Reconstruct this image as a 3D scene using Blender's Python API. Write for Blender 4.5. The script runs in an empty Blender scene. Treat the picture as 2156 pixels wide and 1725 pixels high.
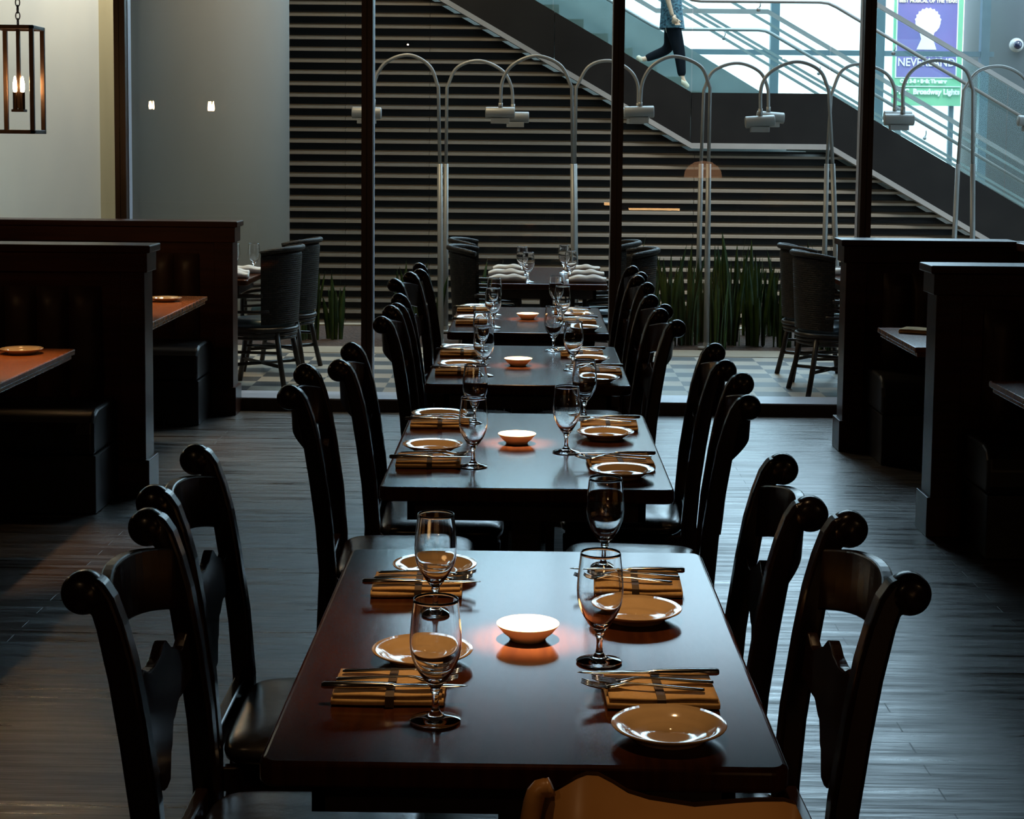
import bpy, bmesh, math, random
from mathutils import Vector, Matrix
PI = math.pi
R = math.radians
sc = bpy.context.scene
COL = sc.collection
random.seed(7)

# ------------------------------------------------------------------ camera
F, PPX, PPY, CAMH = 3550.0, 1078.0, 620.0, 1.65
YAW, PITCH, ROLL = R(0.57), R(5.15), R(0.57)
cam = bpy.data.cameras.new('camera')
camo = bpy.data.objects.new('camera', cam)
COL.objects.link(camo)
CM = Matrix.Rotation(YAW, 4, 'Z') @ Matrix.Rotation(PI/2 - PITCH, 4, 'X') @ Matrix.Rotation(ROLL, 4, 'Z')
camo.matrix_world = Matrix.Translation((0, 0, CAMH)) @ CM
cam.sensor_fit = 'HORIZONTAL'
cam.sensor_width = 36
cam.lens = F * 36 / 2156
cam.shift_x = 0
cam.shift_y = -(862.5 - PPY) / 2156
cam.clip_start = 0.05
cam.clip_end = 300
sc.camera = camo

def at(px, py, Y):
    """the point of the place seen at a photo pixel, at distance Y"""
    r = CM.to_3x3() @ Vector(((px - PPX)/F, -(py - PPY)/F, -1))
    return r * (Y / r.y) + Vector((0, 0, CAMH))

# ------------------------------------------------------------------ world, exposure, lights
w = bpy.data.worlds.new('sky')
sc.world = w
w.use_nodes = True
bg = w.node_tree.nodes['Background']
bg.inputs[0].default_value = (0.56, 0.81, 1.0, 1)
bg.inputs[1].default_value = 7.8
sc.view_settings.view_transform = 'Standard'
sc.view_settings.look = 'None'
sc.view_settings.gamma = 1
sc.view_settings.exposure = 0.0
sc.view_settings.use_curve_mapping = False
WARM = (1.0, 0.62, 0.30)

def lamp(name, kind, loc, energy, color, size=0.05, rot=None, **kw):
    l = bpy.data.lights.new(name, kind)
    l.energy = energy
    l.color = color
    if kind in ('SPOT', 'POINT'):
        l.shadow_soft_size = size
    if kind == 'SPOT':
        l.spot_size = kw.get('angle', R(40))
        l.spot_blend = kw.get('blend', 0.5)
    if kind == 'AREA':
        l.size = size
    o = bpy.data.objects.new(name, l)
    o.location = loc
    if rot:
        o.rotation_euler = rot
    COL.objects.link(o)
    return o

sun = lamp('sun', 'SUN', (0, 20, 30), 3.6, (1.0, 0.97, 0.93), rot=(R(28), R(6), 0))
sun.data.angle = R(12)
TABLES = [(2.345, 3.63), (4.285, 5.51), (6.16, 7.37), (7.87, 9.11)]
DISHES = [(0.005, 2.965), (-0.030, 4.945), (-0.039, 6.696), (-0.004, 8.481)]
for (dx, dy), e in zip(DISHES, (150, 110, 70, 80)):
    lamp('table_spot', 'SPOT', (dx, dy, 3.25), e, WARM, 0.03, angle=R(33), blend=1.0)
    lamp('table_spot', 'SPOT', (dx, dy, 3.25), e*30, (1.0, 0.78, 0.52), 0.03, angle=R(6), blend=1.0)
# added fill above the left plaster, booth downlights, added patio fills, aisle light
lamp('plaster_fill', 'AREA', (-3.3, 11.2, 3.3), 20, (1.0, 0.95, 0.86), 0.9, rot=(R(35), 0, 0))  # unseen fill added to brighten the left plaster
lamp('booth_downlight', 'SPOT', (-2.02, 6.55, 3.2), 300, WARM, 0.05, angle=R(25), blend=0.8)
lamp('booth_downlight', 'SPOT', (-1.98, 8.85, 3.2), 220, WARM, 0.05, angle=R(26), blend=0.8)
lamp('aisle_downlight', 'SPOT', (-1.62, 4.15, 3.2), 85, (1.0, 0.52, 0.18), 0.05, angle=R(30), blend=0.9)
lamp('louver_fill', 'AREA', (-1.2, 15.5, 5.2), 95, (1.0, 0.76, 0.45), 2.0, rot=(R(50), 0, 0))  # unseen area light added so the louvers pick up some warmth
lamp('patio_fill', 'AREA', (-1.4, 12.4, 5.5), 120, (1.0, 0.80, 0.50), 1.0)  # unseen warm fill added over the patio tiles
lamp('table_spot', 'SPOT', (0.15, 1.1, 3.25), 95, WARM, 0.03, angle=R(26), blend=1.0)  # unseen spot added so the leather bag is lit
lamp('room_fill', 'POINT', (-1.6, -1.2, 2.9), 14, WARM, 0.012)  # unseen warm fill points added to lift the dark wood
lamp('room_fill', 'POINT', (3.2, -0.8, 2.75), 12, WARM, 0.012)

# ------------------------------------------------------------------ materials
MATS = {}
def mat(name, color, rough=0.5, metal=0.0, spec=0.5, coat=0.0, coatr=0.1, noise=None, bump=None, trans=0.0,
        ior=1.45, emis=None, sheen=0.0, wood=None):
    if name in MATS:
        return MATS[name]
    m = bpy.data.materials.new(name)
    m.use_nodes = True
    nt = m.node_tree
    b = nt.nodes['Principled BSDF']
    b.inputs['Base Color'].default_value = (*color, 1)
    b.inputs['Roughness'].default_value = rough
    b.inputs['Metallic'].default_value = metal
    b.inputs['Specular IOR Level'].default_value = spec
    b.inputs['Coat Weight'].default_value = coat
    b.inputs['Coat Roughness'].default_value = coatr
    b.inputs['Transmission Weight'].default_value = trans
    b.inputs['IOR'].default_value = ior
    if sheen:
        b.inputs['Sheen Weight'].default_value = sheen
    if emis:
        b.inputs['Emission Color'].default_value = (*emis[0], 1)
        b.inputs['Emission Strength'].default_value = emis[1]
    tc = nt.nodes.new('ShaderNodeTexCoord')
    def noise_node(scale, stretch, detail=4):
        mp = nt.nodes.new('ShaderNodeMapping')
        mp.inputs['Scale'].default_value = stretch
        nt.links.new(tc.outputs['Object'], mp.inputs['Vector'])
        n = nt.nodes.new('ShaderNodeTexNoise')
        n.inputs['Scale'].default_value = scale
        n.inputs['Detail'].default_value = detail
        nt.links.new(mp.outputs[0], n.inputs['Vector'])
        return n
    if noise:   # (scale, stretch, second colour)
        n = noise_node(noise[0], noise[1])
        cr = nt.nodes.new('ShaderNodeValToRGB')
        cr.color_ramp.elements[0].position = 0.35
        cr.color_ramp.elements[1].position = 0.65
        cr.color_ramp.elements[0].color = (*color, 1)
        cr.color_ramp.elements[1].color = (*noise[2], 1)
        nt.links.new(n.outputs['Fac'], cr.inputs[0])
        nt.links.new(cr.outputs[0], b.inputs['Base Color'])
    if bump:    # (scale, stretch, strength, distance)
        n = noise_node(bump[0], bump[1], 6)
        bp = nt.nodes.new('ShaderNodeBump')
        bp.inputs['Strength'].default_value = bump[2]
        bp.inputs['Distance'].default_value = bump[3]
        nt.links.new(n.outputs['Fac'], bp.inputs['Height'])
        nt.links.new(bp.outputs[0], b.inputs['Normal'])
    MATS[name] = m
    return m

def plank_mat():
    m = mat('floor_planks', (0.05, 0.035, 0.028), 0.38, spec=1.0, coat=0.35, coatr=0.28)
    nt = m.node_tree
    b = nt.nodes['Principled BSDF']
    tc = nt.nodes.new('ShaderNodeTexCoord')
    br = nt.nodes.new('ShaderNodeTexBrick')
    br.offset = 0.37
    br.inputs['Scale'].default_value = 1
    br.inputs['Brick Width'].default_value = 1.7
    br.inputs['Row Height'].default_value = 0.083
    br.inputs['Mortar Size'].default_value = 0.002
    br.inputs['Mortar Smooth'].default_value = 0.3
    br.inputs['Color1'].default_value = (0.050, 0.030, 0.020, 1)
    br.inputs['Color2'].default_value = (0.024, 0.018, 0.016, 1)
    br.inputs['Mortar'].default_value = (0.004, 0.003, 0.003, 1)
    nt.links.new(tc.outputs['Object'], br.inputs['Vector'])
    def nz(scale, st, det=6):
        mp = nt.nodes.new('ShaderNodeMapping')
        mp.inputs['Scale'].default_value = st
        nt.links.new(tc.outputs['Object'], mp.inputs[0])
        n = nt.nodes.new('ShaderNodeTexNoise')
        n.inputs['Scale'].default_value = scale
        n.inputs['Detail'].default_value = det
        nt.links.new(mp.outputs[0], n.inputs['Vector'])
        return n
    n1 = nz(3.0, (1, 22, 1))
    mx = nt.nodes.new('ShaderNodeMix')
    mx.data_type = 'RGBA'
    mx.blend_type = 'MULTIPLY'
    mx.inputs[0].default_value = 0.7
    nt.links.new(br.outputs['Color'], mx.inputs[6])
    nt.links.new(n1.outputs['Fac'], mx.inputs[7])
    nt.links.new(mx.outputs[2], b.inputs['Base Color'])
    n2 = nz(2.2, (1, 14, 1))
    mr = nt.nodes.new('ShaderNodeMapRange')
    mr.inputs['From Min'].default_value = 0.3
    mr.inputs['From Max'].default_value = 0.7
    mr.inputs['To Min'].default_value = 0.22
    mr.inputs['To Max'].default_value = 0.52
    pv = nt.nodes.new('ShaderNodeMath')
    pv.operation = 'MULTIPLY_ADD'
    pv.inputs[1].default_value = -9.0
    nt.links.new(br.outputs['Color'], pv.inputs[0])
    ad2 = nt.nodes.new('ShaderNodeMath')
    ad2.operation = 'ADD'
    ad2.inputs[1].default_value = 0.28
    nt.links.new(n2.outputs['Fac'], ad2.inputs[0])
    nt.links.new(ad2.outputs[0], pv.inputs[2])
    nt.links.new(pv.outputs[0], mr.inputs['Value'])
    nt.links.new(mr.outputs[0], b.inputs['Roughness'])
    nt.links.new(mr.outputs[0], b.inputs['Coat Roughness'])
    # grain, cupped boards and seams as relief
    n3 = nz(9.0, (1.0, 9, 1), 8)
    ad = nt.nodes.new('ShaderNodeMath')
    ad.operation = 'MULTIPLY_ADD'
    ad.inputs[1].default_value = -1.6
    nt.links.new(br.outputs['Fac'], ad.inputs[0])
    nt.links.new(n3.outputs['Fac'], ad.inputs[2])
    bp = nt.nodes.new('ShaderNodeBump')
    bp.inputs['Strength'].default_value = 0.5
    bp.inputs['Distance'].default_value = 0.004
    nt.links.new(ad.outputs[0], bp.inputs['Height'])
    nt.links.new(bp.outputs[0], b.inputs['Normal'])
    nt.links.new(bp.outputs[0], b.inputs['Coat Normal'])
    return m

def checker_mat():
    m = mat('patio_tiles', (0.3, 0.3, 0.3), 0.40, spec=0.3)
    nt = m.node_tree
    b = nt.nodes['Principled BSDF']
    tc = nt.nodes.new('ShaderNodeTexCoord')
    mp = nt.nodes.new('ShaderNodeMapping')
    mp.inputs['Location'].default_value = (0.06, 0.02, 0)
    ck = nt.nodes.new('ShaderNodeTexChecker')
    ck.inputs['Scale'].default_value = 1/0.225
    ck.inputs['Color1'].default_value = (0.42, 0.36, 0.28, 1)
    ck.inputs['Color2'].default_value = (0.075, 0.075, 0.075, 1)
    nt.links.new(tc.outputs['Object'], mp.inputs[0])
    nt.links.new(mp.outputs[0], ck.inputs['Vector'])
    n = nt.nodes.new('ShaderNodeTexNoise')
    n.inputs['Scale'].default_value = 4
    nt.links.new(tc.outputs['Object'], n.inputs['Vector'])
    mx = nt.nodes.new('ShaderNodeMix')
    mx.data_type = 'RGBA'
    mx.blend_type = 'MULTIPLY'
    mx.inputs[0].default_value = 0.5
    nt.links.new(ck.outputs['Color'], mx.inputs[6])
    nt.links.new(n.outputs['Fac'], mx.inputs[7])
    nt.links.new(mx.outputs[2], b.inputs['Base Color'])
    return m

def brick_mat():
    m = mat('white_brick', (0.8, 0.8, 0.8), 0.8, spec=0.2)
    nt = m.node_tree
    b = nt.nodes['Principled BSDF']
    tc = nt.nodes.new('ShaderNodeTexCoord')
    mp = nt.nodes.new('ShaderNodeMapping')
    mp.inputs['Rotation'].default_value = (R(-90), 0, 0)
    br = nt.nodes.new('ShaderNodeTexBrick')
    br.inputs['Scale'].default_value = 1
    br.inputs['Brick Width'].default_value = 0.42
    br.inputs['Row Height'].default_value = 0.14
    br.inputs['Mortar Size'].default_value = 0.01
    br.inputs['Color1'].default_value = (0.84, 0.84, 0.82, 1)
    br.inputs['Color2'].default_value = (0.80, 0.80, 0.78, 1)
    br.inputs['Mortar'].default_value = (0.70, 0.71, 0.71, 1)
    nt.links.new(tc.outputs['Object'], mp.inputs[0])
    nt.links.new(mp.outputs[0], br.inputs['Vector'])
    nt.links.new(br.outputs['Color'], b.inputs['Base Color'])
    return m

def glass_pane(name, tint, ior=1.45, rough=0.0):
    m = bpy.data.materials.new(name)
    m.use_nodes = True
    nt = m.node_tree
    nt.nodes.remove(nt.nodes['Principled BSDF'])
    out = nt.nodes['Material Output']
    t = nt.nodes.new('ShaderNodeBsdfTransparent')
    t.inputs[0].default_value = (*tint, 1)
    g = nt.nodes.new('ShaderNodeBsdfGlossy')
    g.inputs['Roughness'].default_value = rough
    fr = nt.nodes.new('ShaderNodeFresnel')
    fr.inputs[0].default_value = ior
    mx = nt.nodes.new('ShaderNodeMixShader')
    ge = nt.nodes.new('ShaderNodeNewGeometry')
    fm = nt.nodes.new('ShaderNodeMath')
    fm.operation = 'MULTIPLY'
    inv = nt.nodes.new('ShaderNodeMath')
    inv.operation = 'SUBTRACT'
    inv.inputs[0].default_value = 1.0
    nt.links.new(ge.outputs['Backfacing'], inv.inputs[1])
    nt.links.new(fr.outputs[0], fm.inputs[0])
    nt.links.new(inv.outputs[0], fm.inputs[1])
    nt.links.new(fm.outputs[0], mx.inputs[0])
    nt.links.new(t.outputs[0], mx.inputs[1])
    nt.links.new(g.outputs[0], mx.inputs[2])
    nt.links.new(mx.outputs[0], out.inputs['Surface'])
    MATS[name] = m
    return m

M_TABLE = mat('table_wood', (0.062, 0.018, 0.006), 0.16, spec=0.15, noise=(5, (14, 1.2, 1), (0.038, 0.011, 0.005)),
              bump=(16, (7, 1, 1), 0.06, 0.001))
M_TABLELEG = mat('table_base_wood', (0.022, 0.010, 0.007), 0.4, noise=(5, (1, 1, 0.2), (0.014, 0.007, 0.005)))
M_CHAIR = mat('chair_wood', (0.014, 0.006, 0.0045), 0.25, spec=0.30, coat=0.10, coatr=0.12,
              noise=(9, (2, 2, 0.3), (0.012, 0.006, 0.005)))
M_LEATHER = mat('black_leather', (0.012, 0.011, 0.011), 0.27, spec=0.9, bump=(9, (1, 1, 1), 0.25, 0.01),
                noise=(40, (1, 1, 1), (0.016, 0.014, 0.013)))
M_BENCHL = mat('bench_leather', (0.014, 0.012, 0.012), 0.38, spec=0.5, bump=(30, (1, 1, 1), 0.12, 0.002),
               noise=(8, (1, 1, 1), (0.02, 0.016, 0.015)))
M_BACKL = mat('brown_leather', (0.045, 0.020, 0.010), 0.42, spec=0.4, noise=(14, (1, 1, 1), (0.032, 0.014, 0.008)))
M_BOOTH = mat('booth_wood', (0.055, 0.017, 0.008), 0.32, spec=0.22, noise=(6, (0.4, 2, 6), (0.030, 0.010, 0.006)))
M_BOOTHT = mat('booth_table_wood', (0.26, 0.075, 0.016), 0.26, spec=0.3, noise=(6, (1, 12, 1), (0.17, 0.048, 0.012)))
M_FLOOR = plank_mat()
M_TILE = checker_mat()
M_BRICK = brick_mat()
M_CERAMIC = mat('plate_glaze', (0.62, 0.42, 0.22), 0.10, spec=0.6, coat=0.5, coatr=0.03,
                noise=(30, (1, 1, 1), (0.58, 0.39, 0.20)))
M_DISH = mat('dish_glaze', (0.84, 0.62, 0.36), 0.15, noise=(30, (1, 1, 1), (0.80, 0.59, 0.34)))
M_NAPKIN = mat('tan_cloth', (0.68, 0.43, 0.18), 0.9, spec=0.1, sheen=0.2, noise=(120, (1, 1, 1), (0.60, 0.37, 0.15)),
               bump=(300, (1, 1, 1), 0.2, 0.001))
M_NAPSHADE = mat('napkin_shade_strip', (0.12, 0.085, 0.06), 0.7, noise=(50, (1, 1, 1), (0.10, 0.07, 0.05)))  # dark colour standing in for the shadow across each napkin
M_WCLOTH = mat('white_cloth', (0.80, 0.79, 0.77), 0.9, spec=0.1, noise=(30, (1, 1, 1), (0.74, 0.73, 0.71)),
               bump=(40, (1, 1, 1), 0.3, 0.003))
M_STEEL = mat('polished_steel', (0.62, 0.60, 0.57), 0.14, metal=1.0, noise=(20, (1, 1, 1), (0.58, 0.56, 0.53)))
M_GLASS = mat('goblet_glass', (1, 1, 1), 0.0, trans=1.0, ior=1.5)
M_MULL = mat('mullion_paint', (0.055, 0.034, 0.026), 0.35, metal=0.3, noise=(6, (1, 1, 0.2), (0.045, 0.028, 0.022)))
M_ALU = mat('mullion_aluminium', (0.42, 0.45, 0.52), 0.35, metal=0.15, noise=(6, (1, 1, 0.2), (0.38, 0.41, 0.48)))
M_PLASTER = mat('plaster', (0.86, 0.80, 0.66), 0.85, spec=0.2, noise=(1.2, (1, 1, 0.3), (0.66, 0.64, 0.57)))
M_TRIMW = mat('oak_trim', (0.56, 0.46, 0.26), 0.4, noise=(4, (3, 3, 0.2), (0.50, 0.41, 0.23)))
M_COLL = mat('column_paint', (0.30, 0.285, 0.26), 0.55, noise=(0.8, (1, 1, 0.3), (0.27, 0.255, 0.235)))
M_COLR = mat('column_blue_grey', (0.125, 0.14, 0.15), 0.6, noise=(0.8, (1, 1, 0.3), (0.11, 0.125, 0.135)))
M_LOUV = mat('louver_metal', (0.17, 0.140, 0.105), 0.5, spec=0.3, noise=(1.5, (0.3, 1, 3), (0.155, 0.14, 0.12)))
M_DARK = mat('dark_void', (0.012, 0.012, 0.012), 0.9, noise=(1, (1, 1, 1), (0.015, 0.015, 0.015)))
M_FASC = mat('stair_fascia_panel', (0.007, 0.0062, 0.006), 0.5, spec=0.12, noise=(2.5, (1, 1, 1), (0.010, 0.009, 0.0085)))
M_STRIM = mat('stair_trim_metal', (0.22, 0.21, 0.20), 0.5, noise=(3, (1, 1, 1), (0.19, 0.18, 0.175)))
M_RAIL = mat('rail_steel', (0.22, 0.22, 0.215), 0.4, metal=0.3, noise=(3, (1, 1, 1), (0.19, 0.19, 0.185)))
M_TEAL = mat('teal_panel', (0.13, 0.17, 0.17), 0.5, noise=(2, (1, 1, 1), (0.11, 0.145, 0.145)))
M_CONC = mat('concrete', (0.26, 0.21, 0.145), 0.7, noise=(3, (1, 1, 1), (0.21, 0.17, 0.115)))
M_MULCH = mat('mulch', (0.030, 0.016, 0.010), 0.95, noise=(25, (1, 1, 1), (0.06, 0.03, 0.016)),
              bump=(30, (1, 1, 1), 1.0, 0.03))
M_LEAF = mat('snake_leaf', (0.010, 0.030, 0.006), 0.45, spec=0.3, noise=(14, (1, 1, 0.5), (0.040, 0.068, 0.014)))
M_LAMPM = mat('lamp_silver', (0.27, 0.27, 0.26), 0.45, metal=0.3, noise=(4, (1, 1, 1), (0.24, 0.24, 0.23)))
M_RATTAN = mat('rattan_weave', (0.022, 0.016, 0.011), 0.50, spec=0.18, noise=(60, (1, 1, 2), (0.008, 0.006, 0.005)),
               bump=(70, (1, 1, 2), 0.9, 0.01))
M_CANE = mat('rattan_cane', (0.028, 0.020, 0.014), 0.38, spec=0.35, noise=(20, (1, 1, 1), (0.022, 0.016, 0.011)))
M_CUSH = mat('teal_vinyl', (0.030, 0.060, 0.075), 0.30, noise=(10, (1, 1, 1), (0.024, 0.05, 0.062)))
M_IRON = mat('lantern_bronze', (0.055, 0.030, 0.018), 0.40, metal=0.7, noise=(20, (1, 1, 1), (0.04, 0.022, 0.014)))
M_BULB = mat('bulb_glow', (1, 0.8, 0.5), 0.3, emis=((1.0, 0.62, 0.28), 260))
M_TANL = mat('tan_leather', (0.34, 0.17, 0.055), 0.32, noise=(6, (1, 1, 1), (0.27, 0.13, 0.04)))
M_CEIL = mat('dark_ceiling', (0.03, 0.027, 0.025), 0.9, noise=(1, (1, 1, 1), (0.025, 0.022, 0.02)))
M_WALLD = mat('dark_wall_paint', (0.055, 0.045, 0.038), 0.8, noise=(1, (1, 1, 1), (0.045, 0.037, 0.031)))
M_FRAMEB = mat('curtain_wall_frame', (0.10, 0.15, 0.17), 0.4, metal=0.3, noise=(3, (1, 1, 1), (0.085, 0.13, 0.15)))
M_PANE = glass_pane('window_glass', (0.97, 0.985, 0.98), 1.5)
M_BALG = glass_pane('balustrade_glass', (0.86, 0.94, 0.94), 1.2)

def weave(m):
    """woven bands wrapped around the chair back: brick pattern over (angle, height)"""
    nt = m.node_tree
    b = nt.nodes['Principled BSDF']
    tc = nt.nodes.new('ShaderNodeTexCoord')
    sep = nt.nodes.new('ShaderNodeSeparateXYZ')
    at2 = nt.nodes.new('ShaderNodeMath'); at2.operation = 'ARCTAN2'
    mu = nt.nodes.new('ShaderNodeMath'); mu.operation = 'MULTIPLY'; mu.inputs[1].default_value = 0.27
    cb = nt.nodes.new('ShaderNodeCombineXYZ')
    nt.links.new(tc.outputs['Object'], sep.inputs[0])
    nt.links.new(sep.outputs[1], at2.inputs[0]); nt.links.new(sep.outputs[0], at2.inputs[1])
    nt.links.new(at2.outputs[0], mu.inputs[0])
    nt.links.new(mu.outputs[0], cb.inputs[0]); nt.links.new(sep.outputs[2], cb.inputs[1])
    br = nt.nodes.new('ShaderNodeTexBrick')
    br.inputs['Scale'].default_value = 1
    br.inputs['Brick Width'].default_value = 0.030
    br.inputs['Row Height'].default_value = 0.014
    br.inputs['Mortar Size'].default_value = 0.0022
    br.inputs['Mortar Smooth'].default_value = 0.6
    br.inputs['Color1'].default_value = (0.034, 0.025, 0.016, 1)
    br.inputs['Color2'].default_value = (0.013, 0.010, 0.007, 1)
    br.inputs['Mortar'].default_value = (0.002, 0.002, 0.0015, 1)
    nt.links.new(cb.outputs[0], br.inputs['Vector'])
    nt.links.new(br.outputs['Color'], b.inputs['Base Color'])
    bp = nt.nodes.new('ShaderNodeBump')
    bp.invert = True
    bp.inputs['Strength'].default_value = 1.0
    bp.inputs['Distance'].default_value = 0.006
    nt.links.new(br.outputs['Fac'], bp.inputs['Height'])
    nt.links.new(bp.outputs[0], b.inputs['Normal'])
weave(M_RATTAN)

# ------------------------------------------------------------------ mesh helpers
def link(name, me, m=None, parent=None, smooth=False, bevel=0, bevseg=2, subsurf=0):
    if m is not None and not me.materials:
        me.materials.append(m)
    if smooth:
        me.shade_smooth()
    o = bpy.data.objects.new(name, me)
    COL.objects.link(o)
    if parent:
        o.parent = parent
    if bevel:
        b = o.modifiers.new('bevel', 'BEVEL')
        b.width = bevel
        b.segments = bevseg
        b.limit_method = 'ANGLE'
    if subsurf:
        s = o.modifiers.new('sub', 'SUBSURF')
        s.levels = s.render_levels = subsurf
    return o

def tag(o, label=None, cat=None, group=None, kind=None):
    if label: o['label'] = label
    if cat: o['category'] = cat
    if group: o['group'] = group
    if kind: o['kind'] = kind
    return o

def empty(name, loc, label=None, cat=None, group=None, rz=0):
    o = bpy.data.objects.new(name, None)
    o.location = loc
    o.rotation_euler = (0, 0, rz)
    o.empty_display_size = 0.05
    COL.objects.link(o)
    return tag(o, label, cat, group)

def dup(root, loc, rz, label, group=None):
    r = root.copy(); COL.objects.link(r)
    r.location = loc
    r.rotation_euler = (0, 0, rz)
    r['label'] = label
    if group: r['group'] = group
    for ch in list(root.children):
        c = ch.copy(); COL.objects.link(c); c.parent = r
        for g in ch.children:
            d = g.copy(); COL.objects.link(d); d.parent = c
    return r

class MB:
    def __init__(s):
        s.v = []; s.f = []; s.mi = []
        s.mat = 0
    def add(s, vs, fs):
        n = len(s.v)
        s.v += [tuple(v) for v in vs]
        for f in fs:
            s.f.append(tuple(i + n for i in f)); s.mi.append(s.mat)
        return s
    def box(s, x0, x1, y0, y1, z0, z1, M=None):
        vs = [Vector(p) for p in ((x0,y0,z0),(x1,y0,z0),(x1,y1,z0),(x0,y1,z0),(x0,y0,z1),(x1,y0,z1),(x1,y1,z1),(x0,y1,z1))]
        if M: vs = [M @ p for p in vs]
        return s.add(vs, [(0,3,2,1),(4,5,6,7),(0,1,5,4),(1,2,6,5),(2,3,7,6),(3,0,4,7)])
    def lathe(s, prof, n=32, c=(0,0,0), close=False):
        vs = []; fs = []
        k = len(prof)
        for i in range(n):
            a = 2*PI*i/n
            for r, z in prof:
                vs.append((c[0]+r*math.cos(a), c[1]+r*math.sin(a), c[2]+z))
        for i in range(n):
            j = (i+1) % n
            for q in range(k - 1 + (1 if close else 0)):
                q2 = (q+1) % k
                fs.append((i*k+q, j*k+q, j*k+q2, i*k+q2))
        return s.add(vs, fs)
    def tube(s, pts, rad, n=10, cap=True):
        pts = [Vector(p) for p in pts]
        rs = rad if isinstance(rad, (list, tuple)) else [rad]*len(pts)
        vs = []; fs = []
        up = None
        for i, p in enumerate(pts):
            t = (pts[min(i+1, len(pts)-1)] - pts[max(i-1, 0)]).normalized()
            if up is None:
                up = Vector((0,0,1)) if abs(t.z) < 0.9 else Vector((1,0,0))
            a = t.cross(up)
            if a.length < 1e-4: a = t.cross(Vector((0,1,0)))
            a.normalize()
            b = a.cross(t).normalized()
            up = b
            for k in range(n):
                th = 2*PI*k/n
                vs.append(p + (a*math.cos(th) + b*math.sin(th))*rs[i])
        for i in range(len(pts)-1):
            for k in range(n):
                k2 = (k+1) % n
                fs.append((i*n+k, i*n+k2, (i+1)*n+k2, (i+1)*n+k))
        if cap:
            fs.append(tuple(range(n))[::-1])
            fs.append(tuple((len(pts)-1)*n + k for k in range(n)))
        return s.add(vs, fs)
    def prism(s, poly, h0, h1, axis='y', M=None):
        """outline (a,b) extruded along axis: y -> (a, h, b); z -> (a, b, h); x -> (h, a, b)"""
        def P(a, b, h):
            p = {'y': (a, h, b), 'z': (a, b, h), 'x': (h, a, b)}[axis]
            return (M @ Vector(p)) if M else p
        n = len(poly)
        vs = [P(a, b, h0) for a, b in poly] + [P(a, b, h1) for a, b in poly]
        fs = [tuple(range(n)), tuple(range(2*n-1, n-1, -1))]
        for i in range(n):
            j = (i+1) % n
            fs.append((i, i+n, j+n, j))
        return s.add(vs, fs)
    def grid(s, fn, nu, nv, closeu=False):
        vs = [fn(i/(nu if closeu else nu-1), j/(nv-1)) for i in range(nu) for j in range(nv)]
        fs = []
        for i in range(nu if closeu else nu-1):
            i2 = (i+1) % nu
            for j in range(nv-1):
                fs.append((i*nv+j, i2*nv+j, i2*nv+j+1, i*nv+j+1))
        return s.add(vs, fs)
    def mesh(s, name, fix=True):
        me = bpy.data.meshes.new(name)
        me.from_pydata(s.v, [], s.f)
        if any(s.mi):
            me.polygons.foreach_set('material_index', s.mi)
        if fix:
            bm = bmesh.new(); bm.from_mesh(me)
            bmesh.ops.recalc_face_normals(bm, faces=bm.faces)
            bm.to_mesh(me); bm.free()
        me.update()
        return me
    def build(s, name, m, parent=None, **kw):
        return link(name, s.mesh(name), m, parent, **kw)

def smooth_pts(pts, n=6):
    """Catmull-Rom through points"""
    P = [Vector(p) for p in pts]
    P = [P[0]*2 - P[1]] + P + [P[-1]*2 - P[-2]]
    out = []
    for i in range(1, len(P)-2):
        for k in range(n):
            t = k/n
            a, b, c, d = P[i-1], P[i], P[i+1], P[i+2]
            out.append(0.5*((2*b) + (c-a)*t + (2*a-5*b+4*c-d)*t*t + (3*b-a-3*c+d)*t**3))
    out.append(P[-2])
    return out

def struct(name, mb, m, **kw):
    o = mb.build(name, m, **kw)
    o['kind'] = 'structure'
    return o

# ------------------------------------------------------------------ the setting
WY = 10.40          # window line
WTOP = 3.18
struct('floor', MB().box(-6, 6, -3.5, 10.55, -0.1, 0), M_FLOOR)
struct('ceiling', MB().box(-6, 6, -3.5, 10.6, 3.45, 3.6), M_CEIL)
struct('wall_back', MB().box(-6, 6, -3.6, -3.5, 0, 3.5), M_WALLD)
struct('wall_left', MB().box(-6.1, -6, -3.6, 10.6, 0, 3.5), M_WALLD)
struct('wall_right', MB().box(6, 6.1, -3.6, 10.6, 0, 3.5), M_WALLD)
struct('trim_1', MB().box(-6, 6, WY-0.05, WY+0.1, WTOP, 3.5), M_MULL)
# window sill: dark riser below a pale aluminium ledge
struct('trim_2', MB().box(-6, 6, 10.20, 10.42, 0, 0.070), M_MULL)
struct('trim_3', MB().box(-6, 6, 10.205, 10.50, 0.070, 0.078), M_ALU)
MX = [-5.45, -3.98, -2.509, -0.998, 0.531, 2.053, 3.57, 5.09]
for i, x in enumerate(MX):
    hw = 0.034
    # brown inner cap with a groove, aluminium outer box
    a = MB().box(x-hw, x-0.004, WY-0.07, WY-0.01, 0.078, WTOP).box(x+0.002, x+hw, WY-0.07, WY-0.01, 0.078, WTOP)
    a.box(x-hw+0.004, x+hw-0.004, WY-0.06, WY+0.01, 0.078, WTOP)
    struct('trim_%d' % (4+i), a, M_MULL)
    struct('trim_%d' % (14+i), MB().box(x-hw, x+hw, WY+0.01, WY+0.09, 0.078, WTOP), M_ALU)
for i in range(len(MX)-1):
    g = MB().box(MX[i]+0.03, MX[i+1]-0.03, WY+0.008, WY+0.014, 0.08, WTOP)
    struct('window_%d' % (i+1), g, M_PANE)

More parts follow.
